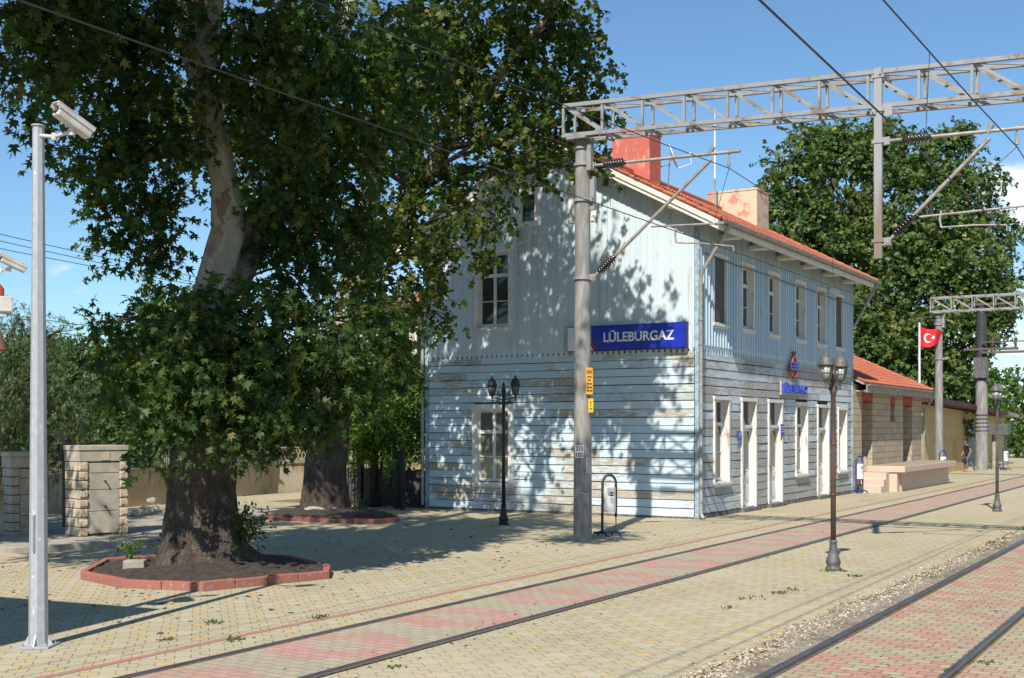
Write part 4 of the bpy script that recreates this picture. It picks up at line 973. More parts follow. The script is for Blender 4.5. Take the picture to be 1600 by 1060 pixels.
# ------------------------------------------------------------------ stone annex, ramp, hut
AX0, AX1, AZ = 44.95, 56.05, 4.0
an = thing('stone_annex', (AX0, HY0, 0), 'low stone goods shed with red arches and an orange tiled roof', 'shed')
r1 = (PY(1346.5, 700, HY0).x, PY(1363, 700, HY0).x, -.02, PY(1355, 608, HY0).z); r2 = (PY(1411, 700, HY0).x, PY(1425, 700, HY0).x, -.02, PY(1418, 617, HY0).z)
wn = (PY(1391.5, 640, HY0).x, PY(1398, 640, HY0).x, PY(1394, 659, HY0).z, PY(1394, 623, HY0).z)
mb = MB(); ops = [r1, r2, wn]
us = sorted(set([AX0, AX1] + [e for o in ops for e in o[:2]])); zs = sorted(set([-.02, AZ] + [e for o in ops for e in o[2:]]))
for a, b in zip(us[:-1], us[1:]):
    for c, e in zip(zs[:-1], zs[1:]):
        if any(o[0] <= a + 1e-4 and o[1] >= b - 1e-4 and o[2] <= c + 1e-4 and o[3] >= e - 1e-4 for o in ops): continue
        mb.add([(a, HY0, c), (b, HY0, c), (b, HY0, e), (a, HY0, e)], [(0, 1, 2, 3)])
for o in ops:
    d = .42 if o is not wn else .3
    a, b, c, e = o; y = HY0 + d
    mb.add([(a, HY0, c), (a, y, c), (a, y, e), (a, HY0, e)], [(0, 1, 2, 3)]); mb.add([(b, HY0, c), (b, HY0, e), (b, y, e), (b, y, c)], [(0, 1, 2, 3)]); mb.add([(a, HY0, e), (a, y, e), (b, y, e), (b, HY0, e)], [(0, 1, 2, 3)]); mb.add([(a, HY0, c), (b, HY0, c), (b, y, c), (a, y, c)], [(0, 1, 2, 3)])
AYB = HY0 + 8.2; AYC = (HY0 + AYB) / 2; asl = .46; AE = 11.84
def arz(y): return AZ + .02 + asl * (min(y, 2 * AYC - y) - AE)
mb.add([(AX1, HY0, -.02), (AX1, AYB, -.02), (AX1, AYB, arz(HY0) - .1), (AX1, AYC, arz(AYC) - .1), (AX1, HY0, arz(HY0) - .1)], [(0, 1, 2, 3, 4)])
mb.add([(AX0, HY0, -.02), (AX0, AYB, -.02), (AX0, AYB, arz(HY0) - .1), (AX0, AYC, arz(AYC) - .1), (AX0, HY0, arz(HY0) - .1)], [(4, 3, 2, 1, 0)])
mb.add([(AX0, AYB, -.02), (AX1, AYB, -.02), (AX1, AYB, AZ), (AX0, AYB, AZ)], [(3, 2, 1, 0)])
mb.build('wall', M['ashlar'], an)
for nm, o in (('doorway', r1), ('doorway', r2), ('window', wn)):
    d = .40 if nm == 'doorway' else .28
    mb = MB(); mb.b2((o[0], HY0 + d, o[2]), (o[1], HY0 + d + .05, o[3])); dw = mb.build(nm, M['blocked'] if nm == 'doorway' else M['dark_wall'], an)
    a, b = o[0] - .03, o[1] + .03; h = .62 if nm == 'doorway' else .42; zt_ = o[3]
    m2 = MB(); prof = [(a, zt_ - h + .1), (a, zt_ - .02)] + [(a + (b - a) * k / 8, zt_ + .10 * math.sin(math.pi * k / 8)) for k in range(9)] + [(b, zt_ - .02), (b, zt_ - h + .1)]
    m2.prism([(x, HY0 - .008, z) for x, z in prof] + [(a + (b - a) * (1 - k / 8), HY0 - .008, zt_ - h + .1 + .10 * math.sin(math.pi * k / 8)) for k in range(1, 8)], (0, .30, 0)); 
    if nm == 'window': m2.b2((a, HY0 - .03, o[2] - .02), (b, HY0 + .2, o[2] + .10))
    m2.build('red_arch', M['redpaint'], dw)
mb = MB(); mb.b2((r1[0] + .15, HY0 + .30, 1.9), (r1[0] + .3, HY0 + .4, 2.15)); mb.build('door_lamp', M['black'], an)
mb = MB()
for y0 in (AE, 2 * AYC - AE):
    za, zb = arz(AE), arz(AYC); mb.prism([(AX0 + .02, y0, za), (AX0 + .02, AYC, zb), (AX0 + .02, AYC, zb - .06), (AX0 + .02, y0, za - .06)], (AX1 + .32 - AX0, 0, 0))
ar = mb.build('roof', M['soffit'], an)
tiled_slope('roof_tiles', ar, AX0 + .25, AX1 + .36, AE - .03, arz(AE) + .01, AYC, arz(AYC) + .01, 4, .26, .36)
tiled_slope('roof_tiles', ar, AX0 + .25, AX1 + .36, 2 * AYC - AE + .03, arz(AE) + .01, AYC, arz(AYC) + .01, 5, .26, .36)
mb = MB(); mb.b2((AX0 + .3, AE - .06, arz(AE) - .34), (AX1 + .38, AE - .02, arz(AE) - .03)); mb.b2((AX0 + .3, AE - .02, arz(AE) - .30), (AX1 + .3, HY0 + .02, arz(AE) - .25)); mb.build('eave_fascia', M['cast'], an)
mb = MB(); gutter(mb, AX0 + .3, AX1 + .55, AE - .11, arz(AE) - .02, .07); e = AX1 + .35; mb.tube([(e, AE - .11, arz(AE) - .1), (e, AE - .08, arz(AE) - .3), (AX1 + .1, HY0 - .1, arz(AE) - .85), (AX1 + .08, HY0 - .06, .9)], .05, 8); mb.build('gutter', M['zinc'], an)
# loading ramp
RX = 46.5; ry0 = 10.72; rx1 = 55.4
rp = thing('loading_ramp', (RX, ry0, 0), 'pale pink concrete loading ramp with steps in front of the stone shed', 'loading ramp')
mb = MB(); mb.prism([(RX, ry0, .72), (rx1, ry0 - .12, .72), (rx1, HY0 - .04, .72), (RX, HY0 - .04, .72)], (0, 0, .235)); o = mb.build('slab', M['pink'], rp, bevel=.02)
mb = MB(); mb.prism([(RX + .05, ry0 + .04, .957), (rx1 - .04, ry0 - .08, .957), (rx1 - .04, HY0 - .06, .957), (RX + .05, HY0 - .06, .957)], (0, 0, .006)); mb.build('slab_top', M['ramp_top'], rp)
mb = MB(); mb.prism([(47.0, ry0 + .25, -.02), (55.0, ry0 + .13, -.02), (55.0, HY0 - .05, -.02), (47.0, HY0 - .05, -.02)], (0, 0, .742))
mb.b2((46.56, ry0 + .30, -.02), (46.995, HY0 - .07, .718)); mb.build('retaining_wall', M['pink'], rp)
mb = MB(); prof = [(45.35, -.02)]
for k in range(3): prof += [(45.35 + .36 * k, .2385 * (k + 1)), (45.35 + .36 * (k + 1), .2385 * (k + 1))]
prof[-1] = (46.55, .7155); prof.append((46.55, -.02)); mb.prism([(x, 11.3, z) for x, z in prof], (0, HY0 - .06 - 11.3, 0))
mb.build('steps', M['pink'], rp, bevel=.012)
# yellow hut
hy = 13.45
hu = thing('yellow_hut', (66, hy, 0), 'small yellow rendered hut with a grey door and dark red roof edge', 'hut')
mb = MB(); hx0, hx1 = 62.0, 86.0; mb.prism([(hx0, hy, -.02), (hx1, hy, -.02), (hx1, hy, 3.02), (hx0, hy, 3.55)], (0, 5.5, 0)); mb.build('wall', M['yellow_wall'], hu); mb = MB(); mb.b2((73.5, hy - .5, -.02), (hx1 + .5, hy - .01, .15)); mb.build('doorstep', M['cast'], hu)
mb = MB(); mb.prism([(hx0 - .5, hy - .75, 3.62), (hx1 - 3.2, hy - .75, 3.16), (hx1 - 3.2, hy - .75, 3.40), (hx0 - .5, hy - .75, 3.88)], (0, 6.8, 0)); rfh = mb.build('roof', M['dark_roof'], hu)
mb = MB(); mb.prism([(hx1 - 3.15, hy - .72, 3.16), (hx1 + 1.6, hy - .72, 3.04), (hx1 + 1.6, hy - .72, 3.26), (hx1 - 3.15, hy - .72, 3.42)], (0, 6.6, 0)); mb.build('roof_edge', M['cast'], rfh)
mb = MB(); d0, d1 = PY(1511, 690, hy).x, PY(1531, 690, hy).x; mb.b2((d0, hy - .05, .16), (d1, hy + .02, 2.6)); dr = mb.build('door', M['door_grey'], hu)
mb = MB(); mb.b2((d0 + .15, hy - .062, 1.55), (d0 + .95, hy - .052, 2.4)); mb.build('pane', M['glass'], dr)
mb = MB(); mb.b2((d1 - .25, hy - .1, 1.2), (d1 - .1, hy - .05, 1.28)); mb.build('handle', M['zinc'], dr)
mb = MB(); mb.tube([(hx1 + 1.4, hy - .6, 3.05), (hx1 + .2, hy - .08, 2.0), (hx1 + .12, hy - .08, .2)], .06, 8); mb.build('downpipe', M['cast'], hu)
mb = MB(); p = PY(1565, 670, hy - .1); mb.b2((p.x - .6, hy - .25, p.z - .2), (p.x + .6, hy - .02, p.z + .25)); mb.build('meter_box', M['lamp_grey'], hu)
gs = thing('green_gate', (88.5, hy + .8, 0), 'dark green sheet gate beyond the yellow hut', 'gate'); mb = MB()
for k in range(7): mb.b2((87.2 + k * .62, hy + .78, .1), (87.2 + k * .62 + .58, hy + .84, 2.0))
mb.build('sheet_panel', simple('green_sheet', (.015, .075, .055), (.01, .05, .04), 3, .5), gs)
mb = MB(); mb.tube([(87.1, hy + .8, 0), (87.1, hy + .8, 2.15)], .05, 8); mb.tube([(91.7, hy + .8, 0), (91.7, hy + .8, 2.15)], .05, 8); mb.build('gate_post', M['black'], gs)

# ------------------------------------------------------------------ overhead line gantries
def mast(mb, x, y, z1, r0, r1): mb.tube([(x, y, -.05), (x, y, z1 * .5), (x, y, z1)], [r0, (r0 + r1) / 2, r1], 24)
def lattice(mb, x, ya, yb, zb, zt_, half, step, tilt=0.0):
    n0 = len(mb.v)
    for sx in (-half, half):
        for z, w in ((zb, .08), (zt_, .085)): mb.bar((x + sx, ya, z), (x + sx, yb, z), w, .078)
        n = int(round(abs(ya - yb) / step)); dy = (yb - ya) / n
        for k in range(n + 1):
            y = ya + dy * k; w = .05
            mb.b2((x + sx - .024, y - w / 2, zb + .05), (x + sx + .024, y + w / 2, zt_ - .05))
            if k < n: s2 = .03 if sx < 0 else -.03; mb.bar((x + sx + s2, y + dy * .06, zt_ - .04), (x + sx + s2, y + dy * .97, zb + .04), .022, .058)
    for z in (zb, zt_):
        for k in range(n):
            y = ya + dy * k; mb.bar((x - half, y, z - .03), (x + half, y + dy, z - .03), .045, .012)
            mb.b2((x - half + .04, y - .02, z - .02), (x + half - .04, y + .02, z + .02))
def tilt_from(mb, n0, ya, tilt): mb.v[n0:] = [(a, b, c - (ya - b) * tilt) for a, b, c in mb.v[n0:]]
def gantry(X, label, ylo, with_drop, dz=0.0, tilt=0.0):
    t = thing('overhead_gantry', (X, 12.0, 0), label, 'gantry', 'overhead line gantries across the tracks')
    mb = MB(); mast(mb, X, 12.0, 8.42 + dz, .198, .155); mb.build('concrete_mast', M['conc'], t)
    mb = MB(); mast(mb, X, ylo + .3, 8.42 + dz - (12 - ylo - .3) * tilt, .198, .155); mb.build('concrete_mast', M['conc'], t)
    mb = MB(); lattice(mb, X, 12.32, ylo, 8.49 + dz, 9.12 + dz, .26, .93); mb.bar((X - .26, 12.34, 8.49 + dz), (X + .26, 12.34, 8.49 + dz), .06); tilt_from(mb, 0, 12.0, tilt); mb.b2((X - .32, 11.78, 8.40 + dz), (X + .32, 12.22, 8.445 + dz)); mb.build('lattice_beam', M['steel'], t)
    for z in (8.25 + dz, 7.9 + dz, 7.2, 5.55):
        mb = MB(); mb.tube([(X, 12, z - .03), (X, 12, z + .03)], .18 + .006 * (8.4 - z) + .012, 20); mb.b2((X - .05, 11.75, z - .05), (X + .05, 11.83, z + .05)); mb.build('mast_clamp', M['steel'], t)
    mb = MB()
    mb.b2((X - .14, 11.74, 7.75 + dz), (X - .02, 11.84, 8.3 + dz)); mb.b2((X + .02, 11.74, 7.0), (X + .12, 11.85, 7.7)); mb.build('hinge_plate', M['steel'], t)
    if with_drop:
        mb = MB(); mb.b2((X - .36, 5.66, 5.5), (X - .27, 5.80, 8.99)); mb.b2((X - .40, 5.655, 8.86), (X + .36, 5.70, 8.99)); mb.b2((X - .40, 5.76, 8.14), (X + .36, 5.80, 8.26)); mb.b2((X - .315, 5.48, 8.1), (X - .28, 5.66, 8.3))
        for z in (8.84, 8.22, 7.64, 5.82): mb.b2((X - .375, 5.62, z - .03), (X - .26, 5.84, z + .03))
        mb.build('drop_post', M['drop'], t)
    return t
GX = 23.1
gantry(GX, 'nearer lattice gantry with the concrete mast in front of the blue gable', -3.2, True, .06, .038)
gantry(58.7, 'farther lattice gantry on a concrete mast beside the flag', -3.2, False, -.76)
def insulator(mb, p, q, r=.055, sheds=7, big=.105):
    p, q = Vector(p), Vector(q); d = q - p; prof = []
    pts, rs = [p], [r * .7]
    for k in range(sheds):
        t0 = .08 + .84 * k / sheds; t1 = .08 + .84 * (k + .5) / sheds
        pts += [p + d * t0, p + d * (t0 + .02), p + d * t1]; rs += [r, big, r]
    pts.append(q); rs.append(r * .7); mb.tube(pts, rs, 12)
def cantilever(X, y0, ytop, ztop, yb, zb, ye, label, reg, steady, drop=None):
    t = thing('line_cantilever', (X, y0, zb), label, 'cantilever', 'hinged arms carrying the overhead wires')
    d = -1; S0 = Vector((X, y0, ztop)); E = Vector((X, ye, ztop - .06 * abs(y0 - ye) / 3))
    a = S0 + (E - S0).normalized() * .28; b = S0 + (E - S0).normalized() * .80
    B0 = Vector((X, yb, zb)); B1 = Vector((X, ytop, ztop - .16)); u = (B1 - B0).normalized()
    mb = MB(); mb.tube([b, E], .034, 10); mb.tube([B0 + u * .62, B1], .036, 10)
    mb.tube([E - (E - S0).normalized() * .25, E - (E - S0).normalized() * .22], .055, 10); mb.tube([B1 + Vector((0, .04, .10)), B1 + Vector((0, -.04, .24))], .05, 8)
    mb.tube([Vector(p) for p in reg], .020, 8); mb.build('tubes', M['tube'], t)
    mb = MB(); mb.tube([S0, a], .035, 8); mb.tube([B0, B0 + u * .2], .035, 8); mb.b2(S0 + Vector((-.04, -.06, -.07)), S0 + Vector((.04, .1, .07))); mb.b2(B0 + Vector((-.04, -.06, -.07)), B0 + Vector((.04, .1, .07))); mb.build('hinge', M['steel'], t)
    mb = MB(); insulator(mb, a, b); mb.build('insulator', M['porcelain'], t)
    mb = MB(); insulator(mb, B0 + u * .16, B0 + u * .66); mb.build('insulator', M['porcelain'], t)
    mb = MB(); s0, s1 = Vector(steady[0]), Vector(steady[1]); mb.tube([s0, s0 + (s1 - s0) * .5 + Vector((0, 0, .02)), s1], .016, 7); mb.tube([s0 + Vector((0, 0, .30)), s0 + Vector((0, .03, .15)), s0], .022, 7); mb.tube([s1, s1 + Vector((0, 0, -.10))], .014, 6); mb.build('steady_arm', M['tube'], t)
    mb = MB(); q = E - (E - S0).normalized() * .235; mb.tube([q, q + Vector((0, -.0, -.32))], .02, 7); mb.tube([q + Vector((0, 0, -.2)), q + Vector((0, 0, -.28))], .035, 8); mb.build('wire_clamp', M['tube'], t)
    return q + Vector((0, 0, -.32))
c1 = cantilever(GX, 11.78, 9.10, 7.92, 11.74, 5.56, 8.50, 'cantilever arm reaching from the near concrete mast over the station track', [(GX, 10.42, 6.52), (GX, 8.84, 6.46)], [(GX, 9.86, 6.15), (GX, 8.64, 5.98)])
c2 = cantilever(GX - .30, 5.58, 3.80, 7.64, 5.56, 5.80, 3.12, 'cantilever arm hung from the drop post at the right edge', [(GX - .3, 5.0, 6.20), (GX - .3, 3.12, 6.24)], [(GX - .3, 4.62, 5.98), (GX - .3, 3.52, 5.93)])
# wires: one object each
def wire(name, pts, r, label, group='overhead wires along the tracks'):
    mb = MB(); mb.tube(pts, r, 6); o = mb.build(name, M['wire'], origin=pts[0]); return tag(o, label, 'wire', group)
def sagline(p, q, sag, n=14):
    p, q = Vector(p), Vector(q); return [p.lerp(q, k / n) + Vector((0, 0, -sag * 4 * (k / n) * (1 - k / n))) for k in range(n + 1)]
m1, m2 = c1, c2
k1, k2 = Vector((GX, 8.64, 5.88)), Vector((GX - .3, 3.55, 5.84))
back1 = Vector((-22, 8.7, 7.62)); back2 = Vector((-22, 3.4, 7.7)); nx1 = Vector((58.7, 8.6, 7.55)); nx2 = Vector((58.7, 3.4, 7.55))
wire('messenger_wire', sagline(back1, m1, .62) + sagline(m1, nx1, .5)[1:], .0085, 'upper carrying wire passing above the station track')
wire('contact_wire', sagline((-22, 8.6, 6.0), k1, .02, 6) + sagline(k1, (58.7, 8.5, 5.9), .05, 6)[1:], .0085, 'lower contact wire crossing the tree and the gable')
wire('messenger_wire', sagline(back2, m2, .45) + sagline(m2, nx2, .5)[1:], .011, 'upper carrying wire slanting down the top right corner')
wire('contact_wire', sagline((-22, 2.9, 5.98), k2, .02, 6) + sagline(k2, (58.7, 3.3, 5.9), .05, 6)[1:], .011, 'lower contact wire slanting past the top of the drop post')
def dropper(p, q, label): wire('dropper_wire', [p, q], .005, label, 'thin hangers between the overhead wires')
def messz(a, b, sag, x): t = (x - a.x) / (b.x - a.x); p = a.lerp(b, t); return Vector((x, p.y, p.z - sag * 4 * t * (1 - t)))
q = messz(back1, m1, .62, 17.6); dropper(q, Vector((17.6, 8.64, 5.92)), 'thin hanger wire hanging before the gable left of the mast')
q = messz(back2, m2, .45, 15.9); dropper(q, Vector((15.9, 3.42, 5.9)), 'thin hanger wire crossing the gantry beam in the sky')
q = messz(m1, nx1, .5, 30.0); dropper(q, Vector((30.0, 8.62, 5.85)), 'thin hanger wire in front of the station eaves')
wire('stay_wire', [m2 + Vector((0, 0, 0)), Vector((GX - .3, 4.55, 6.25))], .006, 'thin stay between the right cantilever tubes', 'thin hangers between the overhead wires')
wire('stay_wire', [m1, Vector((GX, 9.05, 6.50))], .006, 'thin stay under the end of the left cantilever', 'thin hangers between the overhead wires')
# telephone lines far behind the left side
for i, (pa, pb) in enumerate((((-40, 350), (260, 414)), ((-40, 361), (260, 423)), ((-40, 374), (260, 428)), ((60, 492), (330, 524)), ((100, 515), (330, 540)))):
    a, b = PD(*pa, 52), PD(*pb, 60); d = (b - a); wire('telephone_wire', sagline(a - d * .6, b + d * 1.6, .3, 8), .016, ['highest of the telephone wires in the open sky at the left', 'middle telephone wire in the open sky at the left', 'lowest telephone wire of the upper three at the left', 'lone wire just above the conifer top', 'wire low over the shrubs left of the plane tree'][i], 'telephone wires behind the left trees')

# plates fixed to the mast
def on_mast(px, py):       # nearest point of the mast surface seen at that pixel
    p = PX(px, py, GX); o_ = Vector((0, 0, CAMH)); d = ray(px, py).normalized(); c = Vector((GX, 12.0))
    oc = Vector((o_.x, o_.y)) - c; dd = Vector((d.x, d.y)); A = dd.dot(dd); B = 2 * oc.dot(dd); Cc = oc.dot(oc) - .196 ** 2; D = max(B * B - 4 * A * Cc, 0); t = (-B - math.sqrt(D)) / (2 * A); return o_ + d * t
p = on_mast(905.5, 706); nrm = Vector((p.x - GX, p.y - 12.0, 0)).normalized(); ux = Vector((0, 0, 1)).cross(nrm).normalized(); uz = Vector((0, 0, 1))
# reading direction runs to the viewer's right
pl_ = thing('number_plate', p, 'small white plate with the number 213 on the concrete mast', 'plate')
Mx = Matrix((ux, nrm, uz)).transposed()
mb = MB(); mb.box(p + nrm * .004, (.185, .012, .27), 0, 0, Mx); mb.build('plate', M['white_enamel'], pl_)
mb = MB()
put_text(mb, '213', p + nrm * .0115 - ux * .08 + uz * .02, ux, uz, .16, .10, .03, thick=.001); put_text(mb, '101', p + nrm * .0115 - ux * .07 - uz * .12, ux, uz, .14, .10, .03, thick=.001); mb.build('digits', M['ink'], pl_)
wp = thing('warning_plate', (GX - .1, 11.78, 3.4), 'tall yellow warning plate on the right flank of the mast', 'sign')
c0 = Vector((GX - .13, 11.83, 0)); nw = Vector((-.80, -.6, 0)).normalized(); uw = Vector((0, 0, 1)).cross(nw)
def plate(t, zc, w, h, off, lines, mat):
    Mx = Matrix((uw, nw, Vector((0, 0, 1)))).transposed(); c = c0 + nw * .03 + uw * off + Vector((0, 0, zc))
    mb = MB(); mb.box(c, (w, .01, h), 0, 0, Mx); mb.build('plate', mat, t)
    mb = MB()
    for i, (z, hh, words) in enumerate(lines):
        x = -sum(words) / 2 - .006 * (len(words) - 1)
        for wd in words:
            q = c + nw * .006 + uw * (x + wd / 2) + Vector((0, 0, z)); mb.box(q, (wd, .003, hh), i and 1, 0, Mx); x += wd + .012
    mb.build('printing', [M['redpaint'], M['plate_ink']], t)
z0 = PX(920, 596, GX).z; plate(wp, z0, .15, .56, .045, [(.19, .07, (.11,)), (.085, .03, (.035, .045)), (.015, .03, (.06,)), (-.06, .034, (.04, .05)), (-.135, .034, (.05, .05)), (-.205, .034, (.06, .04))], M['yellow_plate'])
wq = thing('warning_plate', (GX - .1, 11.76, 3.0), 'short yellow plate just below the taller one on the mast', 'sign')
plate(wq, PX(923, 634, GX).z, .11, .29, .075, [(.06, .05, (.03,)), (.0, .03, (.02,)), (-.07, .02, (.06,))], simple('bright_yellow_plate', (.68, .45, .02), (.6, .38, .02), 3, .5))
tp = thing('paper_notice', (GX - .1, 11.8, 2.2), 'blank pale notice fixed low on the mast', 'notice'); 
Mx = Matrix((uw, nw, Vector((0, 0, 1)))).transposed(); mb = MB(); mb.box(c0 + nw * .04 + uw * .02 + Vector((0, 0, PX(920, 727, GX).z)), (.10, .008, .33), 0, 0, Mx); mb.build('sheet', M['board_grey'], tp)
mb = MB(); zz = PX(910, 770, GX).z; mb.tube([(GX, 12, zz - .012), (GX, 12, zz + .012)], .197, 24); mb.b2((GX - .17, 11.80, zz - .22), (GX - .1, 11.9, zz)); mb.build('steel_band', M['zinc'], tp)

# far equipment mast
fm = thing('far_concrete_mast', (72.4, 12.5, 0), 'dark topped concrete mast with switch gear in front of the hut', 'mast')
mb = MB(); mb.tube([(72.4, 12.5, -.05), (72.4, 12.5, 5.0)], [.36, .31], 20); mb.build('mast', M['conc'], fm)
mb = MB(); mb.tube([(72.4, 12.5, 5.0), (72.4, 12.5, 9.3)], [.32, .27], 20); mb.build('mast_top', M['mast_shade'], fm)  # tree shade on the upper mast put into its colour
mb = MB()
for z in (9.2, 8.9, 6.7, 5.0): mb.b2((72.1, 10.6 if z > 6 else 12.0, z), (72.6, 13.4 if z > 6 else 13.0, z + .12))
for y in (10.7, 11.3, 11.9): insulator(mb, (72.3, y, 6.82), (72.3, y, 7.4), .05, 5, .1)
mb.b2((71.9, 9.4, 6.5), (72.2, 12.4, 6.62)); mb.b2((71.9, 9.4, 7.1), (72.0, 12.4, 7.16)); mb.tube([(72, 9.5, 6.5), (72, 9.5, 8.4)], .03, 6); mb.tube([(72, 10.2, 6.5), (72, 10.2, 7.6)], .03, 6); mb.build('switch_gear', M['rust'], fm)
mb = MB(); mb.b2((71.95, 12.15, 5.15), (72.6, 12.85, 6.3)); mb.build('cabinet', M['lamp_grey'], fm)
mb = MB()
for k in range(5): mb.tube([(72.4, 12.5, 2.2 + .22 * k), (72.4, 12.5, 2.23 + .22 * k)], .37, 14)
mb.build('barbed_band', M['black'], fm)
bx = thing('control_box', (74.6, 12.2, 0), 'grey control box on a pale post near the hut', 'box'); mb = MB(); mb.tube([(74.6, 12.2, 0), (74.6, 12.2, 2.0)], .13, 10); mb.build('post', M['cast'], bx); mb = MB(); mb.b2((74.1, 11.4, 1.95), (75.2, 12.7, 2.6)); mb.build('cabinet', M['lamp_grey'], bx, bevel=.03)
lt = thing('lattice_tower', (84, 15.6, 0), 'slim grey lattice tower rising behind the hut roof', 'tower'); mb = MB(); w = .55; tx, ty = 84.0, 16.0
for sx in (-w, w):
    for sy in (-w, w): mb.bar((tx + sx, ty + sy, 0), (tx + sx * .6, ty + sy * .6, 9.2), .10)
for k in range(9):
    z = k * 1.0; s0, s1 = 1 - .4 * k / 9.2, 1 - .4 * (k + 1) / 9.2
    for a in ((-1, -1, 1, -1), (1, -1, 1, 1), (1, 1, -1, 1), (-1, 1, -1, -1)):
        mb.bar((tx + a[0] * w * s0, ty + a[1] * w * s0, z), (tx + a[2] * w * s1, ty + a[3] * w * s1, z + 1), .06)
mb.build('lattice', M['steel'], lt)

# ------------------------------------------------------------------ lamp posts
def lamp(loc, rz, label, iron, glass, top=None):
    top = top or iron
    t = thing('street_lamp', loc, label, 'street lamp', 'two armed lamp posts on the platforms', rz)
    kw = dict(parent=t, local=True)
    mb = MB(); mb.lathe([(.135, 0), (.135, .04), (.11, .06), (.105, .09), (.125, .12), (.118, .17), (.085, .26), (.066, .38), (.058, .46), (.07, .47), (.07, .495), (.045, .51)], n=14); mb.build('base', top, **kw)
    mb = MB(); mb.lathe([(.045, .5), (.042, 2.0), (.040, 2.95), (.058, 2.97), (.058, 3.02), (.045, 3.05), (.05, 3.25), (.062, 3.28), (.05, 3.32), (.03, 3.42), (.042, 3.46), (.0, 3.53)], n=12)
    for z in (1.25, 2.1): mb.lathe([(.048, z), (.052, z + .02), (.048, z + .04)], n=12)
    mb.build('post', iron, **kw)
    for s in (-1, 1):
        mb = MB(); ax = .335
        mb.tube([(0, 0, 3.06), (s * .12, 0, 3.10), (s * .24, 0, 3.125), (s * ax, 0, 3.13)], .014, 7)
        for (cx, cz, r0, tr, ph) in ((.11, 3.18, .055, 1.6, 0), (.185, 3.055, .042, 1.4, 2), (.10, 3.0, .05, 1.3, 3.5), (.16, 3.25, .04, 1.3, 1)):
            pts = [(s * (cx + r0 * (1 - .7 * k / 16) * math.cos(ph + 6.28 * tr * k / 16)), 0, cz + r0 * (1 - .7 * k / 16) * math.sin(ph + 6.28 * tr * k / 16)) for k in range(17)]
            mb.tube(pts, .008, 5)
        mb.build('arm', iron, **kw)
        c = (s * ax, 0, 0); mb = MB()
        mb.lathe([(.008, 3.05), (.02, 3.07), (.012, 3.10), (.03, 3.13), (.016, 3.16), (.05, 3.19), (.075, 3.205)], c, 8)
        n = 6
        for k in range(n):
            t0 = 2 * math.pi * k / n; a0 = Vector((s * ax + .072 * math.cos(t0), .072 * math.sin(t0), 3.20)); a1 = Vector((s * ax + .118 * math.cos(t0), .118 * math.sin(t0), 3.43)); mb.bar(a0, a1, .013)
            t1 = t0 + math.pi / n; q0 = Vector((s * ax + .064 * math.cos(t1), .064 * math.sin(t1), 3.20)); q1 = Vector((s * ax + .105 * math.cos(t1), .105 * math.sin(t1), 3.43)); mb.bar(q0, q1, .007)
            for f in (.45, .98):
                b0 = a0.lerp(a1, f); t2 = 2 * math.pi * (k + 1) / n; d0 = Vector((s * ax + .072 * math.cos(t2), .072 * math.sin(t2), 3.20)); d1 = Vector((s * ax + .118 * math.cos(t2), .118 * math.sin(t2), 3.43)); mb.bar(b0, d0.lerp(d1, f), .009)
        mb.lathe([(.145, 3.425), (.15, 3.44), (.135, 3.46), (.115, 3.53), (.085, 3.585), (.045, 3.60), (.035, 3.615), (.042, 3.63), (.03, 3.65), (.012, 3.66), (.008, 3.69), (.0, 3.70)], c, 6, rot=0)
        ln = mb.build('lantern', top, **kw)
        mb = MB(); mb.lathe([(.064, 3.203), (.108, 3.425)], c, 6); mb.build('glass', glass, ln, local=True)
    return t
lamp(G(787, 820), R(90), 'black two lantern lamp post in front of the gable window', M['black'], M['milk_dim'])
lamp(G(1302, 891), R(-4), 'rusting two lantern lamp post alone on the middle platform', M['lamp_old'], M['milk'], M['lamp_grey'])
lamp(G(1558, 799), R(2), 'grey lamp post farthest away, near the right edge', M['lamp_grey'], M['milk'])

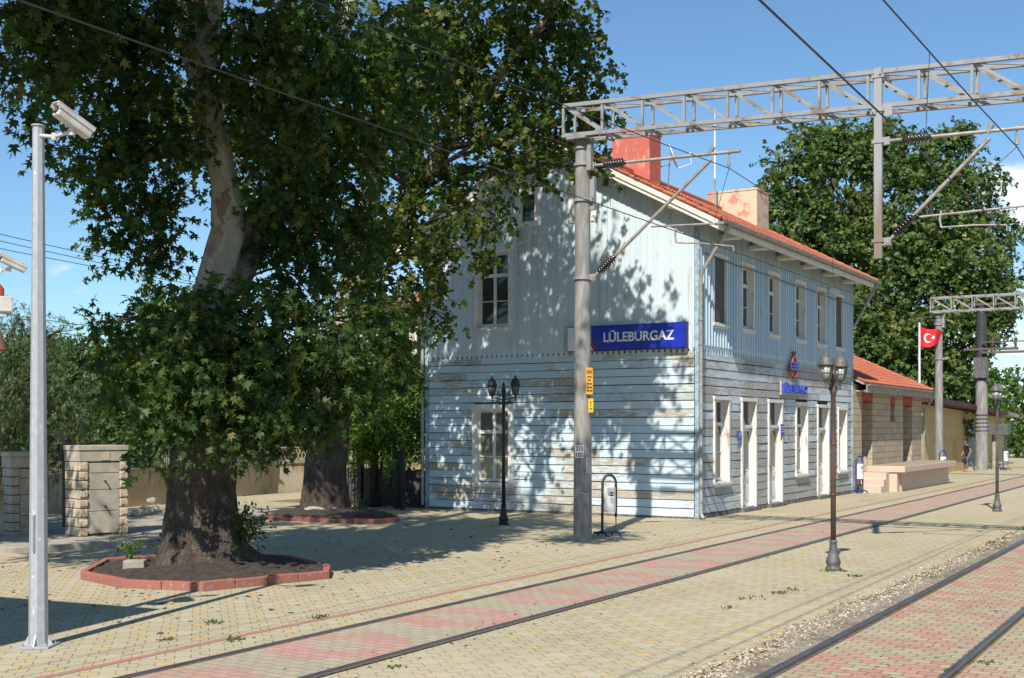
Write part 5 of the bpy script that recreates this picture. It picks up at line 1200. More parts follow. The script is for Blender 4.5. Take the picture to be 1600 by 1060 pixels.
# ------------------------------------------------------------------ litter bins
def bin_(loc, rz, label, tube, foot):
    t = thing('litter_bin', loc, label, 'litter bin', 'hooped litter bins on the platform', rz); kw = dict(parent=t, local=True)
    pts = [(-.17, 0, .05), (-.16, 0, 1.16)] + [(-.16 * math.cos(math.pi * k / 10), 0, 1.16 + .19 * math.sin(math.pi * k / 10)) for k in range(1, 10)] + [(.16, 0, 1.16), (.16, 0, .42)]
    mb = MB(); mb.tube(pts, .030, 10); mb.build('hoop', tube, **kw)
    mb = MB(); mb.tube([(.16, 0, .44), (.165, 0, .08)], .014, 7); mb.build('thin_leg', M['rust'], **kw)
    for x in (-.17, .165):
        mb = MB(); mb.tube([(x, -.24, .02), (x, -.2, .07), (x, -.1, .095), (x, .1, .095), (x, .2, .07), (x, .24, .02)], .026, 8)
        if x < 0: mb.tube([(x, 0, .09), (x - .2, 0, .09)], .022, 7); 
        else: mb.tube([(x, 0, .09), (-.17, 0, .09)], .014, 7)
        mb.build('foot', foot if x > 0 else tube, **kw)
    mb = MB(); n = 20; V = []
    for z in (.53, .54, 1.06, 1.07):
        r = .0 if z in (.60,) else 1
        for k in range(n):
            a = 2 * math.pi * k / n; V.append((.145 * math.cos(a), .13 * math.sin(a), z))
    fs = [(i * n + k, i * n + (k + 1) % n, (i + 1) * n + (k + 1) % n, (i + 1) * n + k) for i in range(3) for k in range(n)]
    mb.add(V, fs, 0, 0, True); mb.add(V[:n], [tuple(range(n - 1, -1, -1))]); mb.add(V[3 * n:], [tuple(range(n))]); bk = mb.build('bucket', M['bin_white'], **kw)
    mb = MB()
    def onb(a, z, d=.002): return (( .145 + d) * math.cos(a), (.13 + d) * math.sin(a), z)
    hole = []
    for k in range(16):
        q = 2 * math.pi * k / 16; hole.append(onb(-math.pi / 2 + .55 * math.copysign(abs(math.cos(q)) ** .6, math.cos(q)), .935 + .045 * math.sin(q)))
    mb.add(hole + [onb(-math.pi / 2, .935, .001)], [(k, (k + 1) % 16, 16) for k in range(16)]); mb.build('opening', M['black'], bk, local=True)
    mb = MB(); mb.tube([onb(-math.pi / 2 + .42 * math.cos(q), .79 + .055 * math.sin(q)) for q in [2 * math.pi * k / 20 for k in range(21)]], .0035, 4)
    put_text(mb, 'R', (-.022, -.134, .763), (1, 0, 0), (0, 0, 1), .04, .055, .01, thick=.001); mb.build('printed_badge', M['ink'], bk, local=True)
    for x in (-.15, .15):
        m = MB(); m.tube([(x * .8, 0, .95), (x * 1.06, 0, .95)], .02, 8); m.build('pivot', M['bin_dark'], bk, local=True)
    return t
bin_(G(952, 838), R(-40), 'dark hooped litter bin with white bucket beside the concrete mast', M['bin_dark'], M['bin_blue'])
bin_(G(1343, 771), R(-30), 'blue hooped white litter bin between the station corner and the ramp', M['bin_blue'], M['bin_blue'])
bin_((57.6, 11.6, 0), R(-50), 'blue hooped litter bin half hidden behind the end of the ramp', M['bin_blue'], M['bin_blue'])
bin_((72.8, 11.3, 0), R(-40), 'blue and white litter bin by the dark topped far mast', M['bin_blue'], M['bin_blue'])

# ------------------------------------------------------------------ camera pole and the signal mast at the left edge
pb = G(60, 1010); cp = thing('camera_pole', pb, 'tall grey galvanised pole in the left foreground', 'pole')
mb = MB(); zt_ = PD(60, 198, 13.45).z; n = 8; mb.tube([pb + Vector((0, 0, 0)), pb + Vector((0, 0, zt_))], [.104, .062], n, smooth=False); mb.build('pole', M['galv'], cp)
mb = MB(); mb.tube([pb + Vector((0, 0, zt_)), pb + Vector((0, 0, zt_ + .015))], .075, 12); mb.build('pole_cap', M['galv'], cp)
mb = MB(); mb.box(pb + Vector((0, 0, .01)), (.34, .34, .02), 0, 0, Matrix.Rotation(HEAD, 3, 'Z'))
for k in range(4): a = k * math.pi / 2 + HEAD; u = Vector((math.cos(a), math.sin(a), 0)); mb.prism([pb + u * .09 + Vector((0, 0, .02)), pb + u * .16 + Vector((0, 0, .02)), pb + u * .095 + Vector((0, 0, .14))], Vector((-u.y, u.x, 0)) * .012); mb.tube([pb + (u + Vector((-u.y, u.x, 0))) * .13 + Vector((0, 0, .02)), pb + (u + Vector((-u.y, u.x, 0))) * .13 + Vector((0, 0, .05))], .014, 6)
mb.build('base_plate', M['galv'], cp)
mb = MB(); rt = Vector((SN, -CS, 0)); fw = Vector((CS, SN, 0)); d0 = pb - rt * .0 - fw * .08
mb.b2(d0 + Vector((-.04, -.01, 1.05)), d0 + Vector((.04, .01, 1.45))); mb.build('access_hatch', M['galv'], cp)
a = PD(62, 212, 13.42); b = PD(112, 208, 13.2)
tv_camera('security_camera', PD(115, 192, 13.2), (-SN * .66 - CS * .74, CS * .66 - SN * .74, .50), .43, .125, 'white security camera tilted down at the top of the left pole', [a, PD(85, 214, 13.3), PD(112, 206, 13.2), PD(111, 197, 13.2)])
tr_x = -16
mp_ = G(tr_x - 10, 1004); sm = thing('signal_mast', mp_, 'grey signal mast at the very left edge with beacon and boxes', 'signal mast')
mb = MB(); mb.tube([mp_, mp_ + Vector((0, 0, 4.6))], .075, 14); mb.build('mast', M['galv'], sm)
d = 13.6
mb = MB(); q = PD(-6, 460, d); mb.lathe([(.085, -.12), (.085, .06), (.05, .11), (.0, .12)], q, 14); mb.tube([q - Vector((0, 0, .12)), q - Vector((0, 0, .30))], .03, 8); mb.build('beacon', M['orange'], sm)
mb = MB(); mb.box(PD(2, 477, d - .1), (.22, .34, .17), 0, 0, Matrix.Rotation(R(-35), 3, 'Z')); mb.build('signal_box', M['cam_white'], sm, bevel=.01)
mb = MB(); mb.lathe([(.03, .20), (.05, .0), (.13, -.24), (.14, -.26)], PD(-8, 512, d), 14); mb.build('horn', M['rust_cone'], sm)
mb = MB(); mb.tube([mp_ + Vector((0, 0, 3.55)), PD(-2, 480, d)], .02, 6); mb.tube([mp_ + Vector((0, 0, 3.4)), PD(-8, 500, d)], .02, 6); mb.build('bracket', M['galv'], sm)
tv_camera('security_camera', PD(21, 413, 13.5), (-SN * .75 - CS * .62, CS * .75 - SN * .62, .40), .28, .08, 'small white camera on a bracket at the left edge below the other', [PD(-26, 425, 13.6), PD(2, 422, 13.5), PD(14, 421, 13.5), PD(19, 418, 13.5)])
# unseen shelter, added outside the frame to cast the lower left corner shadow
sh = thing('shadow_shelter', (5.2, 12.6, 0), 'flat roofed shelter, unseen past the left edge, added for its shadow on the paving', 'shelter')
mb = MB(); mb.prism([(7.1, 11.12, 4.5), (6.68, 14.6, 4.5), (2.4, 14.0, 4.5), (3.2, 10.35, 4.5)], (0, 0, .16)); mb.build('roof', M['lamp_grey'], sh)
for q in ((6.5, 11.6), (6.25, 14.0), (3.0, 13.6), (3.6, 11.0)):
    mb = MB(); mb.tube([(q[0], q[1], 0), (q[0], q[1], 4.5)], .06, 10); mb.build('post', M['galv'], sh)

# ------------------------------------------------------------------ gate pillars, walls, fences
def pillar(loc, rz, w, d, h, label, lit, cat='pillar', face=True):
    t = thing('stone_pillar', loc, label, cat, None, rz); kw = dict(parent=t, local=True); rng = random.Random(int(w * 100))
    mb = MB(); mb.b2((-w / 2 + .03, -d / 2 + .03, -.05), (w / 2 - .03, d / 2 - .03, h - .02)); mb.build('core', M['joint'], **kw)
    n = 8; hh = (h - .34) / n
    m1 = MB(); m2 = MB()
    for k in range(n):
        z0 = k * hh; g = .008
        for x0, x1 in ((-w / 2, -w / 2 + .18), (w / 2 - .16, w / 2)):
            mm = m1
            j = rng.uniform(-.008, .008)
            nx = 5; vs = []
            mm.b2((x0 + j * .5, -d / 2 + j - .01, z0 + g), (x1, d / 2, z0 + hh - g))
            for q in range(3): mm.box((x0 + .035 + .055 * q, -d / 2 - .006, z0 + hh / 2 + rng.uniform(-.02, .02)), (.06, .04 + rng.uniform(0, .02), hh * .62), 0, 0, Matrix.Rotation(rng.uniform(-.2, .2), 3, 'Y'))
    m1.build('rough_blocks', M['limestone'] if lit else M['limestone2'], bevel=.012, **kw)  # shade on the unlit pillar put into its colour as darker stone
    zs = [0.05, .52, .97, 1.32, h - .36]
    for a, b in zip(zs[:-1], zs[1:]): m2.b2((-w / 2 + .19, -d / 2 + .008, a + .006), (w / 2 - .17, d / 2 - .008, b - .006))
    m2.build('face_slab', M['limestone2'], bevel=.006, **kw)
    m3 = MB(); m3.b2((-w / 2 - .01, -d / 2 - .012, h - .335), (w / 2 + .01, d / 2 + .012, h - .11)); m3.b2((-w / 2 - .03, -d / 2 - .03, h - .105), (w / 2 + .03, d / 2 + .03, h)); m3.build('cap_stone', M['limestone2'], bevel=.01, **kw)
    if face:
        m4 = MB(); m4.b2((-.06, -d / 2 - .022, h - .31), (.13, -d / 2 - .012, h - .14)); m4.build('plaque', M['limestone'], **kw)
        m5 = MB()
        for z in (.62, 1.15): m5.tube([(.03, -d / 2 + .02, z), (.03, -d / 2 - .05, z), (.03, -d / 2 - .07, z - .04)], .018, 7)
        m5.build('tap', M['black'], **kw)
    return t
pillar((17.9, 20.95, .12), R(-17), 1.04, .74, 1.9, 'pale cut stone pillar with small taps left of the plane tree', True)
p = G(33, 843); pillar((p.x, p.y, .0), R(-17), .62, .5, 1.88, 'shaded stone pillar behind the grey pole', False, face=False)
def wall(name, pts, h, th, label, mat, cap=True):
    t = thing(name, (pts[0][0], pts[0][1], 0), label, 'wall'); mb = MB(); m2 = MB()
    for (x0, y0), (x1, y1) in zip(pts[:-1], pts[1:]):
        mb.bar((x0, y0, h / 2 - .05), (x1, y1, h / 2 - .05), th, h + .1); m2.bar((x0, y0, h + .045), (x1, y1, h + .045), th + .10, .09)
    mb.build('wall_face', mat, t); m2.build('coping', M['cast'], t); return t
WP = [(19.0, 26.2), (24.5, 28.6), (34.4, 30.6), (47, 28.0)]
wall('garden_wall', WP, 1.06, .22, 'low stained cream wall behind the two plane trees', M['render_wall'])
pw = G(0, 845); wall('garden_wall', [(pw.x - 3.2, pw.y + 2.6), (G(14, 843).x, G(14, 843).y + .1)], 1.05, .2, 'short grey wall at the left edge beside the shaded pillar', M['render_wall'])
def along(pts, step):
    out = []
    for (x0, y0), (x1, y1) in zip(pts[:-1], pts[1:]):
        L = math.hypot(x1 - x0, y1 - y0); n = max(1, int(L / step))
        out += [((x0 + (x1 - x0) * k / n, y0 + (y1 - y0) * k / n), ((x1 - x0) / L, (y1 - y0) / L)) for k in range(n)]
    return out
def balustrade(pts, z, label):
    t = thing('balustrade', (pts[0][0], pts[0][1], z), label, 'balustrade'); mb = MB()
    for (x, y), (a, b) in along(pts, .16):
        for s in (-1, 1): mb.tube([(x, y, z + .04), (x + a * .09 * s, y + b * .09 * s, z + .2), (x, y, z + .36), (x + a * .06 * s, y + b * .06 * s, z + .48)], .018, 5)
    for (x0, y0), (x1, y1) in zip(pts[:-1], pts[1:]): mb.bar((x0, y0, z + .5), (x1, y1, z + .5), .07, .05); mb.bar((x0, y0, z + .03), (x1, y1, z + .03), .09, .05)
    mb.build('lattice_panel', M['cast'], t); mb = MB()
    for (x, y), _ in along(pts, 1.9): mb.b2((x - .07, y - .07, z), (x + .07, y + .07, z + .56)); mb.lathe([(.09, .56), (.05, .6), (.0, .66)], (x, y, z), 8)
    mb.build('posts', M['cast'], t)
balustrade([(31.5, 30.02), (34.4, 30.6), (47, 28.0)], 1.15, 'white concrete balustrade on the garden wall behind the trunks')
def railing(pts, z, h, step, label, name='iron_railing', bars=.011, tips=True):
    t = thing(name, (pts[0][0], pts[0][1], z), label, 'railing'); mb = MB()
    for (x, y), (a, b) in along(pts, step):
        mb.tube([(x, y, z), (x, y, z + h)], bars, 5)
        if tips: mb.lathe([(.012, h - .02), (.028, h + .03), (.0, h + .12)], (x, y, z), 5)
    mb.build('bars', M['black'], t); mb = MB()
    for (x0, y0), (x1, y1) in zip(pts[:-1], pts[1:]):
        for f in (.08, .86): mb.bar((x0, y0, z + h * f), (x1, y1, z + h * f), .03, .012)
    mb.build('rail_bars', M['black'], t); return t
railing([(19.2, 26.3), (24.5, 28.6), (31.4, 30.0)], 1.15, .55, .11, 'low black iron railing on the wall left of the big trunk', bars=.012)
# fence beside the house
railing([(29.95, 24.6), (29.62, 23.35)], 0, 2.25, .115, 'tall black iron railing between the second trunk and the first post')
railing([(29.62, 23.18), (29.5, 21.45)], .05, 2.1, .115, 'black iron gate between the dark posts beside the house', name='iron_gate')
pf = thing('board_fence', (30.4, 25, 0), 'low weathered board fence behind the iron railing beside the house', 'fence'); mb = MB(); rg = random.Random(4)
for k in range(22):
    y = 20.95 + k * .155; mb.b2((30.5 + rg.uniform(-.01, .01), y, 0), (30.53, y + .145, 1.12 + rg.uniform(-.03, .03)), 0, rg.random())
for z in (.3, .9): mb.b2((30.531, 20.95, z), (30.57, 24.35, z + .08))
mb.build('boards', simple('grey_fence_boards', (.11, .10, .09), (.06, .055, .05), 9, .9, 0, .4, stretch=(6, 6, 1)), pf)
for i, (px, py, w, lb) in enumerate(((563, 790, .17, 'thick dark post nearest the second trunk'), (620, 795, .12, 'dark gate post left of the pair beside the house'), (629, 797, .12, 'dark gate post right of the pair beside the house'))):
    g = G(px, py); t = thing('fence_post', g, lb, 'post', 'dark posts beside the house'); mb = MB(); mb.b2((g.x - w / 2, g.y - w / 2, -.03), (g.x + w / 2, g.y + w / 2, 1.68)); mb.b2((g.x - w / 2 - .012, g.y - w / 2 - .012, 1.68), (g.x + w / 2 + .012, g.y + w / 2 + .012, 1.71)); mb.build('shaft', M['black'], t)
# gate between the pillars
gt = thing('iron_gate', (17.3, 21.9, 0), 'open black iron gate leaf between the two stone pillars', 'gate'); mb = MB(); a, b = Vector((17.55, 21.35, .12)), Vector((18.7, 22.9, .12))
for z in (.1, .55, 1.0, 1.75): mb.bar(a + Vector((0, 0, z)), b + Vector((0, 0, z)), .03)
for k in range(11): q = a.lerp(b, k / 10); mb.tube([q + Vector((0, 0, .05)), q + Vector((0, 0, 1.85))], .012 if k % 5 else .028, 6)
mb.build('gate_leaf', M['black'], gt)
gp_ = thing('fence_post', (18.9, 23.1, 0), 'slender black gate post standing behind the pale stone pillar', 'post', 'dark posts beside the house'); mb = MB(); mb.b2((18.84, 23.04, 0), (18.98, 23.18, 2.1)); mb.lathe([(.09, 2.1), (.09, 2.13), (.0, 2.2)], (18.91, 23.11, 0), 8); mb.build('shaft', M['black'], gp_)

# ------------------------------------------------------------------ tree beds
def bed(name, poly, label, seed):
    rng = random.Random(seed); n = len(poly); t = thing('tree_bed_kerb', (poly[0][0], poly[0][1], 0), label, 'kerb'); mb = MB(); w = .11; h = .135 if seed == 3 else .11
    for i in range(n):
        p, q = Vector(poly[i] + (0,)), Vector(poly[(i + 1) % n] + (0,)); L = (q - p).length; k = max(1, round(L / .62)); u = (q - p).normalized(); nn = Vector((-u.y, u.x, 0))
        for j in range(k):
            a, b = p.lerp(q, j / k), p.lerp(q, (j + 1) / k); dz = rng.uniform(-.01, .01); off = nn * rng.uniform(-.006, .006)
            mb.prism([a + off + u * .006 + Vector((0, 0, -.03)), b + off - u * .006 + Vector((0, 0, -.03)), b + off - u * .006 + nn * w + Vector((0, 0, -.03)), a + off + u * .006 + nn * w + Vector((0, 0, -.03))], (0, 0, h + dz + .03), 0, rng.random())
    mb.build('kerb_stones', M['redkerb'], t, bevel=.014)
    c = sum((Vector(p + (0,)) for p in poly), Vector()) / n
    mb = MB(); m_ = 10; vs = []; fs = []; rg = np.random.default_rng(seed)
    for j in range(m_ + 1):
        f = j / m_
        for i in range(n * 6):
            p = Vector(poly[i // 6] + (0,)).lerp(Vector(poly[(i // 6 + 1) % n] + (0,)), (i % 6) / 6); q = c.lerp(p, f * .985); vs.append((q.x, q.y, .10 + .10 * (1 - f) + rg.normal() * .014))
    N_ = n * 6
    for j in range(m_):
        for i in range(N_): fs.append((j * N_ + i, (j + 1) * N_ + i, (j + 1) * N_ + (i + 1) % N_, j * N_ + (i + 1) % N_))
    mb.add(vs, fs, 0, 0, True); tag(mb.build('bed_soil', M['bed']), kind='structure')
bed('bed', [(13.15, 15.75), (12.75, 14.4), (13.09, 13.05), (15.2, 12.42), (15.9, 12.95), (16.6, 14.4), (16.4, 16.3), (14.6, 16.9)], 'red painted kerb ring round the foot of the big plane tree', 3)
bed('bed', [(24.2, 22.1), (24.0, 20.2), (24.4, 18.5), (25.2, 18.3), (26.4, 19.3), (27.9, 21.3), (28.1, 23.6), (26, 24.2)], 'darker red kerb ring round the second trunk', 4)
# stones in the beds
def rock(loc, s, label, mat, seed, rz=0):
    bm = bmesh.new(); bmesh.ops.create_icosphere(bm, subdivisions=2, radius=1); r = np.random.default_rng(seed); mb = MB(); ph = r.random(6) * 6
    V = [Vector((v.co.x * s[0], v.co.y * s[1], v.co.z * s[2])) * (1 + .16 * math.sin(4 * v.co.x + ph[0]) * math.cos(3.3 * v.co.y + ph[1]) + .07 * r.normal()) for v in bm.verts]; mb.add([Matrix.Rotation(rz, 3, 'Z') @ v + Vector(loc) for v in V], [tuple(v.index for v in f.verts) for f in bm.faces]); bm.free()
    return tag(mb.build('stone', mat, origin=loc), label, 'stone')
p = G(211, 900); mb = MB(); mb.box(p + Vector((0, 0, .13)), (.34, .24, .26), 0, 0, Matrix.Rotation(R(-55), 3, 'Z')); tag(mb.build('concrete_block', M['kerbstone'], origin=p, bevel=.02), 'grey concrete block on the kerb left of the big trunk', 'block')
p = G(490, 806); rock(p + Vector((0, 0, .14)), (.20, .30, .12), 'pale flat stone lying before the second trunk', M['kerbstone'], 1, .4)
p = G(521, 804); rock(p + Vector((0, 0, .12)), (.10, .14, .07), 'small tan stone by the second trunk', M['limestone'], 2)
for i, (px, py, s) in enumerate(((212, 815, .22), (228, 812, .26), (243, 808, .2), (238, 792, .16))): 
    p = G(px, py); rock(p + Vector((0, 0, s * .45 + (.12 if i == 3 else 0.1))), (s, s * .8, s * .6), ['leftmost grey rock of the rubble by the wall', 'middle grey rock of the rubble by the wall', 'right hand rock of the rubble beside the trunk', 'pale rock topmost on the rubble heap'][i], M['kerbstone'], 10 + i)

# ------------------------------------------------------------------ trees and shrubs
LIMIT = lambda P: None
def depth_of(P): return P[:, 0] * CS + P[:, 1] * SN
def pix(P):
    d = depth_of(P); r = P[:, 0] * SN - P[:, 1] * CS; return 800 + FP * r / d, 668 - FP * (P[:, 2] - CAMH) / d, d
B1 = Vector((15.15, 15.05, 0))
def tp_(px, py, d, r): return (PD(px, py, d), r)
trunk1 = [[(B1 + Vector((0, 0, -.1)), .98), (B1 + Vector((.0, 0, .2)), .82), (B1 + Vector((0, .0, .5)), .70), (B1 + Vector((0, .02, 1.0)), .60), (B1 + Vector((.02, .05, 1.5)), .55), tp_(326, 690, 20.7, .49), tp_(325, 600, 20.7, .46), tp_(328, 500, 20.8, .42), tp_(338, 430, 20.8, .30), tp_(358, 360, 20.9, .28), tp_(352, 290, 20.9, .22), tp_(335, 200, 20.8, .21), tp_(308, 100, 20.6, .21), tp_(288, 0, 20.4, .22), tp_(270, -110, 20.2, .26), tp_(280, -300, 20.2, .2), tp_(300, -560, 20.5, .1)],
          [tp_(362, 450, 21.1, .25), tp_(396, 385, 21.6, .22), tp_(430, 290, 22, .2), tp_(470, 180, 22.2, .20), tp_(540, 30, 23, .16), tp_(600, -200, 23.5, .08)],
          [tp_(312, 110, 20.6, .24), tp_(330, 0, 20.2, .20), tp_(400, -200, 19.8, .13), tp_(450, -420, 19.6, .06)]]
lowc = [(40, 50, 85, 16.5), (105, 10, 95, 18), (45, 150, 45, 16.5), (100, 130, 70, 18), (165, 110, 80, 19), (60, 228, 26, 17), (130, 262, 45, 19), (120, 0, 100, 17),
        (180, 215, 70, 19.8), (240, 120, 70, 20.5), (235, 235, 75, 20.2), (160, 300, 45, 20), (215, 330, 60, 20.3), (250, 330, 60, 21), (185, 385, 38, 20.6), (255, 400, 42, 21), (200, 20, 110, 19), (250, 20, 70, 19.5), (290, 200, 40, 19.6),
        (430, 40, 110, 18.5), (440, 150, 95, 19.5), (395, 60, 70, 18.6), (520, 60, 110, 20), (530, 170, 110, 21), (450, 260, 85, 20.5), (540, 280, 90, 22), (440, 350, 70, 21.5), (500, 370, 80, 21.5), (610, 80, 100, 22), (620, 190, 70, 23), (570, 380, 60, 22.5), (470, 440, 70, 21), (400, 200, 45, 22), (350, 120, 40, 19.4),
        (255, 505, 62, 19.6), (330, 505, 80, 18.8), (410, 500, 80, 18.9), (205, 540, 45, 20), (300, 580, 80, 18.7), (380, 590, 85, 18.6), (450, 570, 85, 19), (520, 540, 80, 19.6), (580, 500, 55, 20.5), (545, 600, 65, 20), (605, 560, 42, 21), (620, 505, 32, 21), (250, 620, 62, 19.2), (310, 640, 50, 18.9), (380, 660, 52, 18.8), (450, 645, 55, 19.2), (500, 640, 45, 19.6), (185, 600, 40, 20.2), (215, 630, 34, 19.8), (165, 505, 22, 20.4), (270, 672, 26, 19), (232, 722, 15, 19.0), (345, 682, 22, 18.9), (425, 684, 20, 19), (630, 600, 24, 21.2)]
upc = []
rg = np.random.default_rng(77)
for k in range(38):
    d = rg.normal(size=3); d /= np.linalg.norm(d); q = rg.random() ** .4; c = np.array([12.2, 14.3, 11.8]) + d * np.array([5.6, 5.6, 4.2]) * q
    r = .55 + .5 * rg.random()
    px, py, dd = pix(c[None]); 
    if py[0] > -FP * r / dd[0] * .9 - 8: continue
    upc.append((tuple(c), (r, r, r * .8)))
for k in range(42):
    c = np.array([7.2 + 5.4 * rg.random(), 11.2 + 5.6 * rg.random(), 7.6 + 4.2 * rg.random()]); r = .5 + .4 * rg.random()
    px, py, dd = pix(c[None])
    if py[0] > -FP * (r + .35) / dd[0] * .9 - 8: continue
    upc.append((tuple(c), (r, r, r * .8)))
for k in range(9):
    upc.append(((7.4 + 2.4 * rg.random(), 15.6 + 2.2 * rg.random(), 7.2 + 2 * rg.random()), (.55,) * 3))
edge = []  # leaf clumps of the unseen tree added to shade the left gate pillar
for k in range(26):
    c = np.array([8.3 + 3.4 * rg.random(), 20.2 + 2.4 * rg.random(), 6.0 + 3.2 * rg.random()]); rr = .7 + .5 * rg.random()
    px, py, dd = pix(c[None])
    if px[0] > -FP * (rr + .5) / dd[0]: continue
    edge.append((tuple(c), (rr, rr, rr * .8)))
BE = Vector((9.6, 21.6, 0))
tree('tree', BE, 'unseen leafy tree added past the left edge to shade the left gate pillar', [(BE, .22), (BE + Vector((0, 0, 3)), .17), (BE + Vector((.2, -.1, 7.5)), .05)], edge, .17, 3.4, STAR_LEAF, M['leaf1'], M['bark'], 14, limb_r=.05, nk=10)
tree('plane_tree', B1, 'huge old plane tree with pale trunk and dark broad leaved crown in the left foreground', trunk1, burst(cl(lowc, .80), 5, 3, .34) + upc, .128, 3.5, PLANE_LEAF, M['leaf1'], M['bark'], 11, 'plane trees in front of the station', limb_r=.03, limbs=cl(lowc[19:], .8)[::2] + upc[:30:3], nk=26, lump=.13, shell=.5, twig=.42)
B2 = G(508, 802)
trunk2 = [[(B2 + Vector((0, 0, -.1)), .74), (B2 + Vector((0, 0, .4)), .66), (B2 + Vector((0, 0, 1.3)), .57), tp_(514, 700, 34.4, .55), tp_(522, 620, 34.4, .48), tp_(532, 560, 34.2, .42), tp_(545, 480, 34, .36), tp_(560, 380, 33.5, .34), tp_(590, 230, 33, .28), tp_(640, 60, 32.5, .22), tp_(680, -150, 32, .14)],
          [tp_(548, 470, 34, .32), tp_(590, 400, 33, .26), tp_(650, 300, 31.5, .22), tp_(730, 180, 30, .16), tp_(810, 80, 28.5, .11), tp_(880, 0, 27.5, .06)],
          [tp_(560, 250, 33, .25), tp_(600, 205, 32, .22), tp_(680, 140, 31, .18), tp_(780, 40, 29, .12), tp_(860, -80, 28, .05)]]
c2_ = [(690, 40, 110, 30), (780, 30, 100, 29), (860, 60, 85, 28), (905, 50, 40, 27.2), (915, 130, 50, 27.2), (935, 165, 28, 27), (880, 160, 70, 27.6), (800, 130, 90, 28.6), (720, 150, 90, 30), (850, 215, 42, 27.8), (905, 225, 34, 27.2), (930, 262, 22, 27), (925, 205, 30, 27), (780, 210, 55, 28.8),
       (640, 230, 70, 31), (640, 330, 75, 31), (700, 270, 55, 30.5), (735, 330, 45, 29.8), (770, 355, 34, 29.3), (690, 380, 50, 30.4), (620, 430, 62, 31.2), (680, 440, 30, 30.4), (668, 482, 24, 30), (695, 500, 14, 29.8), (840, 268, 26, 28.4), (800, 262, 38, 28.8), (560, 420, 60, 32), (590, 330, 60, 32), (590, 480, 50, 31.6), (640, 150, 90, 31), (570, 180, 80, 32), (720, 60, 90, 28), (750, 405, 14, 29.2), (870, 8, 60, 27.4), (620, 500, 34, 31), (330, 230, 80, 27.6), (400, 180, 80, 27), (300, 150, 80, 27), (390, 300, 60, 28), (440, 230, 80, 28), (460, 330, 60, 29), (250, 200, 50, 27)]
up2 = []
for k in range(34):
    d = rg.normal(size=3); d /= np.linalg.norm(d); q = rg.random() ** .4; c = np.array([23.8, 16.6, 14.2]) + d * np.array([5.6, 5.8, 4.6]) * q; r = .9 + .7 * rg.random()
    px, py, dd = pix(c[None])
    if py[0] > -FP * r / dd[0] * .9 - 8: continue
    if c[0] + r > 29.0 and c[2] < 12: continue
    up2.append((tuple(c), (r, r, r * .8)))
tree('plane_tree', B2, 'second plane tree with dark trunk whose branches overhang the blue gable', trunk2, burst(cl(c2_, .86), 6, 3, .34) + up2, .17, 2.0, STAR_LEAF, M['leaf2'], M['bark'], 12, 'plane trees in front of the station', limb_r=.04, limbs=cl(c2_, .86) + up2[::2], nk=20, shell=.55, twig=.5, lump=.07, cut=lambda P: (P[:, 0] < 29.3) | (P[:, 2] > 11))
# the two big planes beyond the station
big1 = [(1240, 275, 55, 78), (1215, 320, 35, 78), (1262, 225, 38, 79), (1300, 225, 42, 80), (1335, 225, 40, 80), (1250, 350, 70, 78), (1310, 300, 70, 79), (1370, 260, 62, 78), (1370, 215, 30, 78), (1345, 400, 75, 78), (1270, 420, 60, 79), (1310, 470, 70, 79), (1380, 490, 70, 76), (1370, 370, 70, 77), (1355, 555, 62, 76), (1340, 620, 50, 77), (1395, 610, 60, 75), (1330, 520, 60, 77), (1285, 370, 40, 80)]
big2 = [(1430, 250, 50, 75), (1480, 240, 40, 75), (1500, 215, 24, 75), (1450, 320, 70, 74), (1515, 310, 58, 75), (1420, 400, 70, 75), (1490, 400, 75, 74), (1550, 370, 40, 75), (1450, 470, 75, 73), (1530, 450, 62, 74), (1570, 440, 28, 75), (1420, 560, 62, 73), (1490, 545, 65, 73), (1545, 510, 40, 74), (1470, 620, 55, 72), (1420, 640, 40, 72), (1485, 670, 30, 70), (1500, 610, 40, 72), (1555, 475, 36, 74)]
TOP1 = [(1300, 203, 11), (1296, 214, 15), (1286, 222, 16), (1338, 210, 13), (1362, 205, 15), (1388, 205, 13), (1246, 240, 18), (1224, 262, 17), (1202, 300, 15), (1195, 330, 14), (1318, 215, 14), (1262, 218, 13), (1374, 195, 10), (1404, 212, 14)]
TOP2 = [(1425, 215, 16), (1420, 202, 10), (1455, 222, 14), (1498, 203, 11), (1494, 218, 14), (1515, 230, 14), (1540, 300, 15), (1556, 340, 14), (1570, 400, 15), (1583, 440, 14), (1535, 270, 14), (1580, 475, 12), (1470, 232, 12)]
Bb1 = PD(1330, 700, 78); Bb1.z = 0; Bb2 = PD(1455, 700, 74); Bb2.z = 0
tree('plane_tree', Bb1, 'broad sunlit plane tree rising behind the station roof', [(Bb1, .6), (Bb1 + Vector((0, 0, 4)), .5), (Bb1 + Vector((0, 0, 10)), .34), (Bb1 + Vector((0, 0, 17)), .12)], burst(cl(big1, .82), 7, 8, .36) + cl([(x, y, s, 78) for x, y, s in TOP1]), .27, 3.0, STAR_LEAF, M['leaf3'], M['bark_dark'], 21, 'big plane trees beyond the station', per=8, droop=.3, shell=.28, twig=.7, outn=.9, limb_r=.12, nk=12, limbs=cl(big1, .9))
tree('plane_tree', Bb2, 'yellowing plane tree rising behind the flag and the far gantry', [(Bb2, .6), (Bb2 + Vector((0, 0, 4)), .5), (Bb2 + Vector((0, 0, 10)), .34), (Bb2 + Vector((0, 0, 16)), .12)], burst(cl(big2, .82), 8, 8, .36) + cl([(x, y, s, 75) for x, y, s in TOP2]), .27, 3.0, STAR_LEAF, M['leaf3'], M['bark_dark'], 22, 'big plane trees beyond the station', per=8, droop=.3, shell=.28, twig=.7, outn=.9, limb_r=.12, nk=12, limbs=cl(big2, .9))
